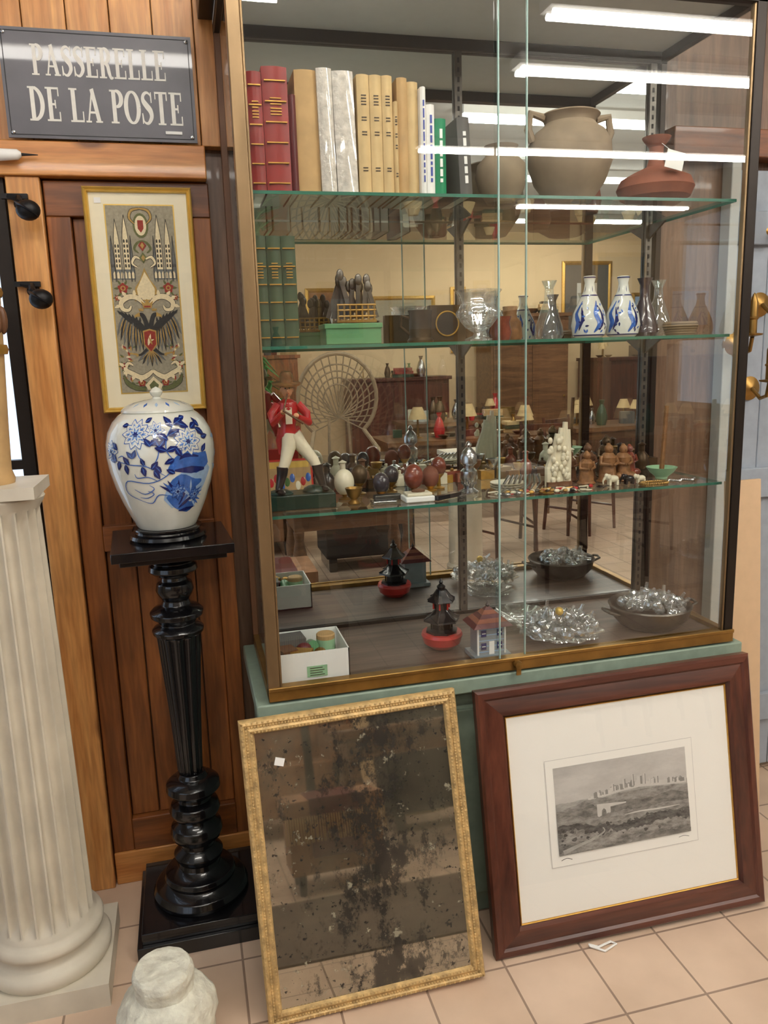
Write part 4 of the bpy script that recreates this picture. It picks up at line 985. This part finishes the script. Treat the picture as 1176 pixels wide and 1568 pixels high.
for ins,off,r,pt in((.0155,.0050,.0030,.0070),(.0275,.0080,.0026,.0085),(.0065,.0080,.0026,.0120)):
    rope(ins,ins,mw-ins,ins,off,r,pt,'giltold');rope(ins,mh-ins,mw-ins,mh-ins,off,r,pt,'giltold');rope(ins,ins,ins,mh-ins,off,r,pt,'giltold');rope(mw-ins,ins,mw-ins,mh-ins,off,r,pt,'giltold')
b.bx(.002,mw-.002,0.004,.016,.002,mh-.002,'brown')
b.build('frame',g)
b=MB();b.M=Mm;b.add([(.03,.001,.03),(mw-.03,.001,.03),(mw-.03,.001,mh-.03),(.03,.001,mh-.03)],[(0,1,2,3)],'foxed')
b.build('glass',g)
b=MB();b.M=Mm;b.box((.085,-.001,mh-.105),(.022,.0015,.018),'white',Ry(.3));b.build('price_tag',g)

# ------------------------------------------------------------------ framed engraving
def etched(name,col,c2,sc=60):
    m,nt,bs=nmat(name);tc=nt.nodes.new('ShaderNodeTexCoord')
    mp=nt.nodes.new('ShaderNodeMapping');mp.inputs['Scale'].default_value=(.6,1,1.5);nt.links.new(tc.outputs['Object'],mp.inputs[0])
    n=nt.nodes.new('ShaderNodeTexNoise');n.inputs['Scale'].default_value=sc;n.inputs['Detail'].default_value=6;n.inputs['Roughness'].default_value=.7;nt.links.new(mp.outputs[0],n.inputs['Vector'])
    r=nt.nodes.new('ShaderNodeValToRGB');e=r.color_ramp.elements;e[0].position=.36;e[0].color=srgb(*col);e[1].position=.62;e[1].color=srgb(*c2)
    nt.links.new(n.outputs[0],r.inputs[0]);nt.links.new(r.outputs[0],bs.inputs['Base Color']);bs.inputs['Roughness'].default_value=.8;return m
M['engr']=etched('etched_sky',(178,174,167),(200,196,188),8)
M['e1']=etched('etched_far_hills',(144,141,134),(174,170,162));M['e2']=etched('etched_mid_hills',(108,105,100),(158,154,146));M['e3']=etched('etched_near_hills',(84,81,77),(142,138,130),45);M['e4']=etched('etched_foreground',(90,87,82),(164,160,152),40);M['e5']=etched('etched_dark_trees',(52,50,48),(104,101,96),90)
M['g1']=mat('print_grey',(138,135,128),.8);M['g2']=mat('print_light',(212,208,200),.8);M['g3']=mat('print_dark',(70,68,64),.8);M['g4']=mat('print_wall',(200,196,188),.8)
g=group('framed_engraving')
Mp=lean_M((.655,1.628,.0),(1.425,1.612,.012),(.622,1.742,.665));pw,ph=.775,.682
b=MB();b.M=Mp
b.frame(pw,ph,[(0,-.018),(0,.004),(.006,.010),(.02,.011),(.026,.006),(.055,.012),(.066,.012),(.070,.004),(.074,.0)],'wood_red','wood_red_x')
b.frame(pw,ph,[(.074,.001),(.075,.003),(.077,.002),(.078,-.003)],'gold','gold');b.bx(.003,pw-.003,.006,.016,.003,ph-.003,'brown')
b.build('frame',g)
b=MB();b.M=Mp
b.bx(.076,pw-.076,.001,.005,.076,ph-.076,'paper')
ix0,ix1,iz0,iz1=.192,.568,.232,.458
mfp=lambda k:(lambda x,q:(x,-.0002-.0002*k,q))
b.poly([(ix0-.022,iz0-.03),(ix1+.022,iz0-.03),(ix1+.022,iz1+.022),(ix0-.022,iz1+.022)],'g2',mfp(0))
b.poly([(ix0-.0205,iz0-.0285),(ix1+.0205,iz0-.0285),(ix1+.0205,iz1+.0205),(ix0-.0205,iz1+.0205)],'paper',mfp(1))
b.ribbon([(ix0+.005,iz0-.014),(ix0+.02,iz0-.010),(ix0+.035,iz0-.015)],.0015,'g3',mfp(2),1);b.ribbon([(ix1-.035,iz0-.012),(ix1-.02,iz0-.010),(ix1-.005,iz0-.014)],.0015,'g1',mfp(2),1)
b.build('mount',g)
b=MB();b.M=Mp;b.bx(ix0,ix1,-.0010,-.0006,iz0,iz1,'engr');b.build('print',g)
b=MB();b.M=Mp
W=ix1-ix0;HH=iz1-iz0
def q(x,y):return(ix0+W*x,iz0+HH*y)
def ridge(pts,amp,k,mt,seed,floor_=0):
    n=110;vs=[]
    top=[]
    for i in range(n+1):
        x=i/n
        for j in range(len(pts)-1):
            if pts[j][0]<=x<=pts[j+1][0]:
                t=(x-pts[j][0])/(pts[j+1][0]-pts[j][0]);t=t*t*(3-2*t);y=pts[j][1]*(1-t)+pts[j+1][1]*t;break
        y+=amp*noise.noise(Vector((x*14,seed,0)))+amp*.5*noise.noise(Vector((x*50,seed,3)))
        top.append((x,y))
    f=mfp(k);vs=[f(*q(x,max(y,.0))) for x,y in top]+[f(*q(x,floor_)) for x,y in top]
    b.add(vs,[(i,i+1,n+1+i+1,n+1+i) for i in range(n)],mt)
def rc(x0,y0,x1,y1,m,k):b.poly([q(x0,y0),q(x1,y0),q(x1,y1),q(x0,y1)],m,mfp(k))
ridge([(0,.585),(.2,.59),(.5,.60),(.8,.61),(1,.62)],.01,6,'e1',1)
ridge([(0,.50),(.18,.56),(.30,.62),(.45,.655),(.62,.675),(.75,.655),(.9,.635),(1,.63)],.006,6.6,'e1',12)
kk=7.0
rs=random.Random(3)
def hill(x):
    P=[(0,.50),(.18,.56),(.30,.62),(.45,.655),(.62,.675),(.75,.655),(.9,.635),(1,.63)]
    for j in range(len(P)-1):
        if P[j][0]<=x<=P[j+1][0]:
            t=(x-P[j][0])/(P[j+1][0]-P[j][0]);return P[j][1]*(1-t)+P[j+1][1]*t
# long rampart wall climbing the hill, then clustered houses and towers
for i in range(40):
    x=.24+.75*i/40;w=.022;kk+=.02;rc(x,hill(x)-.05,x+w,hill(x)+.008+.004*(i%2),'g4',kk)
for i in range(46):
    x=.28+.68*rs.random();w=rs.uniform(.012,.034);h=rs.uniform(.012,.032)*(1.5 if .5<x<.75 else 1);y=hill(min(x,.99));kk+=.02
    rc(x,y-.03,x+w,y+h,rs.choice(['g4','g2','g4','g1']),kk);kk+=.01
    if rs.random()<.6:b.poly([q(x-.002,y+h),q(x+w+.002,y+h),q(x+w*.5,y+h+.014)],'g1',mfp(kk))
    rc(x+w*.6,y-.02,x+w,y+h*.95,'g1',kk+.005)
for (x,w,h) in((.505,.022,.085),(.575,.016,.115),(.615,.04,.075),(.665,.015,.10),(.42,.02,.06),(.76,.018,.06)):
    y=hill(x);kk+=.03;rc(x,y-.02,x+w,y+h,'g4',kk);rc(x+w*.6,y-.02,x+w,y+h,'g1',kk+.01)
    for t in range(3):rc(x+w*t/3+.001,y+h,x+w*(t+.6)/3,y+h+.012,'g4',kk)
ridge([(0,.50),(.12,.53),(.22,.58),(.34,.575),(.45,.59),(.6,.60),(.8,.59),(1,.57)],.016,10,'e2',2)
ridge([(0,.50),(.15,.47),(.26,.52),(.33,.44),(.5,.50),(.7,.48),(.85,.52),(1,.47)],.02,11,'e3',3)
# arched bridge ruin
b.poly([q(.30,.36),q(.33,.36),q(.335,.43),q(.35,.455),q(.365,.43),q(.37,.36),q(.40,.36),q(.40,.50),q(.30,.51)],'g4',mfp(12))
b.poly([q(.40,.46),q(.52,.47),q(.52,.485),q(.40,.50)],'g4',mfp(12.2))
ridge([(0,.42),(.1,.44),(.22,.38),(.4,.38),(.5,.40),(.62,.36),(.8,.40),(1,.38)],.03,13,'e2',4)
b.ribbon([q(.50,.335),q(.62,.345),q(.76,.335),q(.93,.338)],[.001,.004,.0045,.001],'g4',mfp(14))
ridge([(0,.33),(.15,.34),(.3,.27),(.45,.24),(.6,.27),(.75,.30),(1,.29)],.035,15,'e5',5)
for i in range(60):
    x=rs.random()*.98;y=rs.uniform(.10,.30);r=rs.uniform(.006,.016);b.poly([q(x+r*math.cos(a)*(1+.3*math.sin(3*a+x*40)),min(.98,max(.01,y+r*1.3*math.sin(a)))) for a in[i_*.5 for i_ in range(13)]] if .02<x<.96 else [q(.5,.2),q(.51,.2),q(.51,.21)],rs.choice(['e5','g3','e3']),mfp(16.5+.02*i))
ridge([(0,.26),(.12,.27),(.25,.20),(.45,.16),(.6,.17),(.8,.20),(1,.18)],.05,16,'e4',6)
b.ribbon([q(.03,.03),q(.14,.08),(q(.26,.13)),q(.34,.19),q(.33,.24)],[.012,.009,.006,.004,.002],'e1',mfp(17.9))
ridge([(0,.0),(.3,.02),(.5,.03),(.7,.06),(.85,.07),(1,.05)],.03,18.5,'e3',7)
b.build('print_details',g)
b=MB();b.M=Mp;b.add([(.078,-.0055,.078),(pw-.078,-.0055,.078),(pw-.078,-.0055,ph-.078),(.078,-.0055,ph-.078)],[(0,1,2,3)],'pglass');b.build('glazing',g)
b=MB();b.tube([(.90,1.60,.006),(.93,1.575,.004),(.97,1.59,.004),(.96,1.60,.005),(.92,1.59,.006),(.90,1.605,.006)],.003,'white',6);b.build('hanging_cord')

# ------------------------------------------------------------------ shop interior (seen in the mirrors)
def fixture(x0,x1,y,name='fluorescent_ceiling_light'):
    g=group(name)
    b=MB();b.bx(x0,x1,y-.06,y+.06,2.90,2.95,'white');b.build('housing',g)
    b=MB()
    for d in(-.03,.03):b.tube([(x0+.02,y+d,2.882),(x1-.02,y+d,2.882)],.014,'tube',10)
    b.build('tubes',g)
for (x0,x1,y) in((1.6,2.8,.2),(1.75,3.6,-.45),(-1.0,.5,.2),(-1.0,.5,-2.0),(1.7,4.9,-2.0),(3.3,5.2,-4.0),(3.6,4.8,.3),(.0,1.4,1.1)):
    fixture(x0,x1,y)

def chair(x,y,rot,name='wooden_dining_chair'):
    b=MB();b.M=Matrix.Translation((x,y,0))@Matrix.Rotation(rot,4,'Z')
    b.bx(-.21,.21,-.21,.21,.43,.46,'wood_red')
    for sx in(-.19,.19):
        b.tube([(sx,-.19,.43),(sx*1.05,-.21,0)],[.018,.012],'wood_red');b.tube([(sx*1.05,.23,0),(sx,.19,.45),(sx,.25,.95)],[.014,.018,.013],'wood_red')
    for q in(.6,.75,.9):b.box((0,.215+(q-.5)*.09,q),(.38,.015,.05),'wood_red')
    for sx in(-.19,.19):b.tube([(sx,-.19,.2),(sx,.2,.2)],.01,'wood_red')
    return b.build(name)
chair(2.25,-1.1,2.8);chair(2.75,-1.2,3.3);chair(3.2,-1.6,2.6)
b=MB();b.bx(.55,1.4,-.75,-.25,.56,.60,'table_wood');b.bx(.6,1.35,-.7,-.3,.46,.56,'table_wood')
for x in(.63,1.32):
    for y in(-.67,-.33):b.lathe([(.03,0),(.035,.05),(.022,.09),(.04,.2),(.045,.3),(.028,.4),(.035,.46)],(x,y,0),'table_wood',16)
b.build('wooden_side_table',bevel=.005)
b=MB();b.box((1.72,-.36,.03),(.3,.3,.06),'marble');b.lathe([(.14,.06),(.145,.09),(.12,.11),(.125,.14),(.11,.16),(.105,.8),(.12,.82),(.13,.86)],(1.72,-.36,0),'marble',40);b.box((1.72,-.36,.875),(.28,.28,.03),'marble');b.build('marble_column')
b=MB();px,py=1.25,-2.1
rim=[]
for k in range(25):
    a=math.radians(-50+280*k/24);rim.append((px+.33*math.cos(a),py-.02,1.17+.36*math.sin(a)))
b.tube(rim,.018,'wicker',8)
for R_ in(.27,.22,.17,.12):
    b.tube([(px+R_*math.cos(math.radians(-50+280*k/24)),py-.02,1.15+R_*1.08*math.sin(math.radians(-50+280*k/24))) for k in range(25)],.007,'wicker',6)
for k in range(25):b.tube([(px+.02*math.cos(k),py-.02,1.0),rim[k]],.006,'wicker',5)
b.lathe([(.05,.42),(.28,.43),(.29,.46),(0,.47)],(px,py+.25,0),'wicker',32)
b.lathe([(.2,0),(.17,.2),(.28,.43)],(px,py+.25,0),'wicker',32,cap=False)
b.tube([rim[0],(px+.28,py+.2,.75),(px+.2,py+.48,.6)],.018,'wicker');b.tube([rim[-1],(px-.28,py+.2,.75),(px-.2,py+.48,.6)],.018,'wicker')
b.tube([(px-.1,py,.45),(px-.08,py-.02,1.0)],.012,'wicker');b.tube([(px+.1,py,.45),(px+.08,py-.02,1.0)],.012,'wicker')
b.build('peacock_wicker_chair')
b=MB();ox,oy=.44,.08
b.bx(ox-.19,ox+.19,oy-.17,oy+.17,.08,.32,'fabric');b.bx(ox-.205,ox+.205,oy-.185,oy+.185,.30,.36,'fabric');b.bx(ox-.10,ox+.10,oy-.189,oy+.189,.14,.365,'maroon')
for s in(-.15,.15):
    for t in(-.13,.13):b.tube([(ox+s,oy+t,.08),(ox+s,oy+t,0)],[.02,.014],'black')
for k in range(42):b.tube([(ox-.2+k*.0098,oy+.188,.30),(ox-.2+k*.0098+random.uniform(-.004,.004),oy+.192,.20)],.003,'tan',5)
b.build('fringed_ottoman',bevel=.012)
b=MB();b.bx(-.7,1.2,.32,1.14,0,.006,'rug')
for k in range(45):
    for xx,s in((-.7,-1),(1.2,1)):b.tube([(xx,.33+k*.018,.003),(xx+s*.05,.33+k*.018+random.uniform(-.005,.005),.002)],.002,'tan',4)
b.build('added_dark_rug')  # rug added out of view to darken the floor reflected in the leaning mirror
b=MB();ax,ay=.35,-1.9
b.bx(ax-.4,ax+.4,ay-.35,ay+.35,.12,.42,'fabric');b.bx(ax-.4,ax+.4,ay-.45,ay-.28,.12,.95,'fabric')
for s in(-1,1):b.bx(ax+s*.4-.08,ax+s*.4+.08,ay-.4,ay+.35,.12,.62,'fabric')
for s in(-.35,.35):
    for t in(-.35,.3):b.tube([(ax+s,ay+t,.12),(ax+s,ay+t,0)],[.025,.018],'black')
b.build('upholstered_armchair',bevel=.03)
b=MB();b.bx(-.6,.1,-2.9,-2.5,.08,1.9,'wood_red');b.bx(-.64,.14,-2.93,-2.47,1.9,1.96,'wood_red')
for s in(-.58,-.23):b.bx(s,s+.32,-2.5,-2.48,.15,1.85,'wood_red_x')
b.build('dark_wardrobe',bevel=.01)
b=MB();b.bx(.9,1.55,-1.35,-.95,.1,.75,'black_m');b.bx(.87,1.58,-1.38,-.92,.75,.79,'black')
for s in(.95,1.5):b.bx(s-.03,s+.03,-1.33,-.97,0,.1,'black')
b.build('black_chest',bevel=.01)
def curio(b,xx,yy,h,s,m):
    t=random.randrange(5)
    if t==0:b.lathe([(0,0),(s*.4,0),(s*.55,s*.7),(s*.35,s*1.5),(s*.15,s*1.9),(s*.28,s*2.3),(s*.1,s*2.3)],(xx,yy,h),m,16)
    elif t==1:b.box((xx,yy,h+s*.6),(s*1.4,s*.9,s*1.2),m,Rz(random.random()))
    elif t==2:
        b.lathe([(0,0),(s*.5,0),(s*.12,s*.15),(s*.08,s*1.6),(s*.12,s*1.7)],(xx,yy,h),'brass',14);b.lathe([(s*.8,s*1.6),(s*.4,s*2.6)],(xx,yy,h),'creambk',20,cap=False)
    elif t==3:b.lathe([(0,0),(s*.3,0),(s*.9,s*.5),(s*.86,s*.5),(0,s*.1)],(xx,yy,h),m,20)
    else:
        for q in range(3):b.box((xx,yy,h+s*(.15+.3*q)),(s*1.8,s*1.2,s*.28),random.choice(['redleather','greenleather','tan','brown','creambk']),Rz(random.random()*.6))
def cabinet(x0,x1,y0,y1,h,mt,name):
    b=MB();b.bx(x0,x1,y0,y1,.0,h,mt);b.bx(x0-.03,x1+.03,y0-.0,y1+.03,h,h+.04,mt)
    n=max(1,int((x1-x0)/.45));w=(x1-x0)/n
    for k in range(n):
        b.bx(x0+k*w+.03,x0+(k+1)*w-.03,y1,y1+.015,.12,h-.05,mt);b.sph((x0+(k+1)*w-.06,y1+.03,h*.5),.015,'brass')
    for k in range(int((x1-x0)*7)):
        xx=random.uniform(x0+.08,x1-.08);yy=random.uniform(y0+.15,y1-.08);s=random.uniform(.05,.13);m=random.choice(['brass','bronze','terra','silver','boot','greybk','tan','brown','leaf'])
        curio(b,xx,yy,h+.04,s,m)
    return b.build(name)
cabinet(1.9,3.1,-5.1,-4.7,1.2,'wood_red','low_sideboard');cabinet(.2,1.3,-5.1,-4.7,1.5,'wood_dark','sideboard_cabinet');cabinet(3.6,4.6,-5.1,-4.6,1.9,'table_wood','tall_armoire');cabinet(5.0,6.4,-5.1,-4.6,1.35,'wood_red','dresser_cabinet')
def wallpic(x,z,w,h,c):
    b=MB();b.M=Matrix.Translation((x+w,Y0+.005,z))@Matrix.Rotation(math.pi,4,'Z')
    b.frame(w,h,[(0,0),(0,.02),(.03,.03),(.05,.01)],'gold','gold');b.bx(.045,w-.045,-.012,-.004,.045,h-.045,c)
    b.bx(w*.3,w*.7,-.014,-.012,h*.3,h*.7,'greyw');return b.build('framed_painting')
wallpic(1.5,1.7,.5,.6,'fabric');wallpic(2.3,1.6,.8,.6,'cloth_g');wallpic(3.3,1.5,.2,.8,'board');wallpic(4.8,1.7,.7,.9,'greybk');wallpic(5.8,1.7,.6,.5,'blue3')
def table(x,y,w,d,h,mt='table_wood',name='display_table'):
    b=MB();b.bx(x-w/2,x+w/2,y-d/2,y+d/2,h-.04,h,mt);b.bx(x-w/2+.04,x+w/2-.04,y-d/2+.04,y+d/2-.04,h-.12,h-.04,mt)
    for sx in(-1,1):
        for sy in(-1,1):b.tube([(x+sx*(w/2-.06),y+sy*(d/2-.06),h-.06),(x+sx*(w/2-.06),y+sy*(d/2-.06),0)],[.03,.018],mt)
    for k in range(16):
        xx=x+random.uniform(-w*.4,w*.4);yy=y+random.uniform(-d*.35,d*.35);s=random.uniform(.05,.12)
        curio(b,xx,yy,h,s,random.choice(['brass','porc','terra','silver','greenleather','bronze','wood_red','greybk','redp','offw']))
    return b.build(name)
table(2.5,-2.6,1.6,.7,.75);table(4.3,-1.2,1.2,.7,.75);table(4.4,-2.9,1.5,.7,.75);table(.4,-3.4,1.3,.6,.75);table(2.9,-3.7,1.4,.6,.8)
b=MB();PXp,PYp=.50,-1.30
b.lathe([(0,0),(.15,0),(.15,.03),(.03,.06),(.025,.75),(.13,.80),(.13,.83)],(PXp,PYp,0),'black',20)
b.lathe([(0,0),(.09,0),(.12,.16),(.13,.20),(.11,.20),(.10,.16)],(PXp,PYp,.83),'terra',24)
for k in range(70):
    a=random.random()*6.28;l=random.uniform(.15,.50);r=random.uniform(.1,.28);p0=Vector((PXp,PYp,1.02));p1=p0+Vector((math.cos(a)*r*.5,math.sin(a)*r*.5,l));p2=p0+Vector((math.cos(a)*r,math.sin(a)*r,l*.8))
    b.tube([p0,p1,p2],[.004,.014,.002],'leaf',5)
b.build('potted_plant')
g=group('added_window_light')
b=MB();b.bx(X0+.002,X0+.01,-3.5,1.2,.9,2.6,'daylight');b.build('pane',g)  # glowing pane added on the unseen left wall as extra room light
b=MB()
for yy in(-3.5,-1.93,-.37,1.2):b.bx(X0,X0+.05,yy-.03,yy+.03,.85,2.65,'white')
for zz in(.87,2.62):b.bx(X0,X0+.05,-3.5,1.2,zz-.03,zz+.03,'white')
b.build('frame',g)

w=bpy.data.worlds.new('world');scene.world=w;w.use_nodes=True
w.node_tree.nodes['Background'].inputs[0].default_value=(.8,.85,.9,1);w.node_tree.nodes['Background'].inputs[1].default_value=.5

# ------------------------------------------------------------------ camera
th,ps,ro=map(math.radians,(11.16,13.90,1.81))
F=Vector((math.sin(ps)*math.cos(th),math.cos(ps)*math.cos(th),-math.sin(th)))
R0=Vector((math.cos(ps),-math.sin(ps),0));U0=R0.cross(F)
r=math.cos(ro)*R0-math.sin(ro)*U0;u=math.sin(ro)*R0+math.cos(ro)*U0
cam=bpy.data.cameras.new('camera');co=bpy.data.objects.new('camera',cam);scene.collection.objects.link(co)
mm=Matrix.Identity(4)
for i in range(3):mm[i][0]=r[i];mm[i][1]=u[i];mm[i][2]=-F[i]
mm.translation=Vector((0,0,1.5));co.matrix_world=mm
cam.sensor_fit='VERTICAL';cam.sensor_height=24;cam.lens=24*1215/1568;cam.clip_start=.02
scene.camera=co
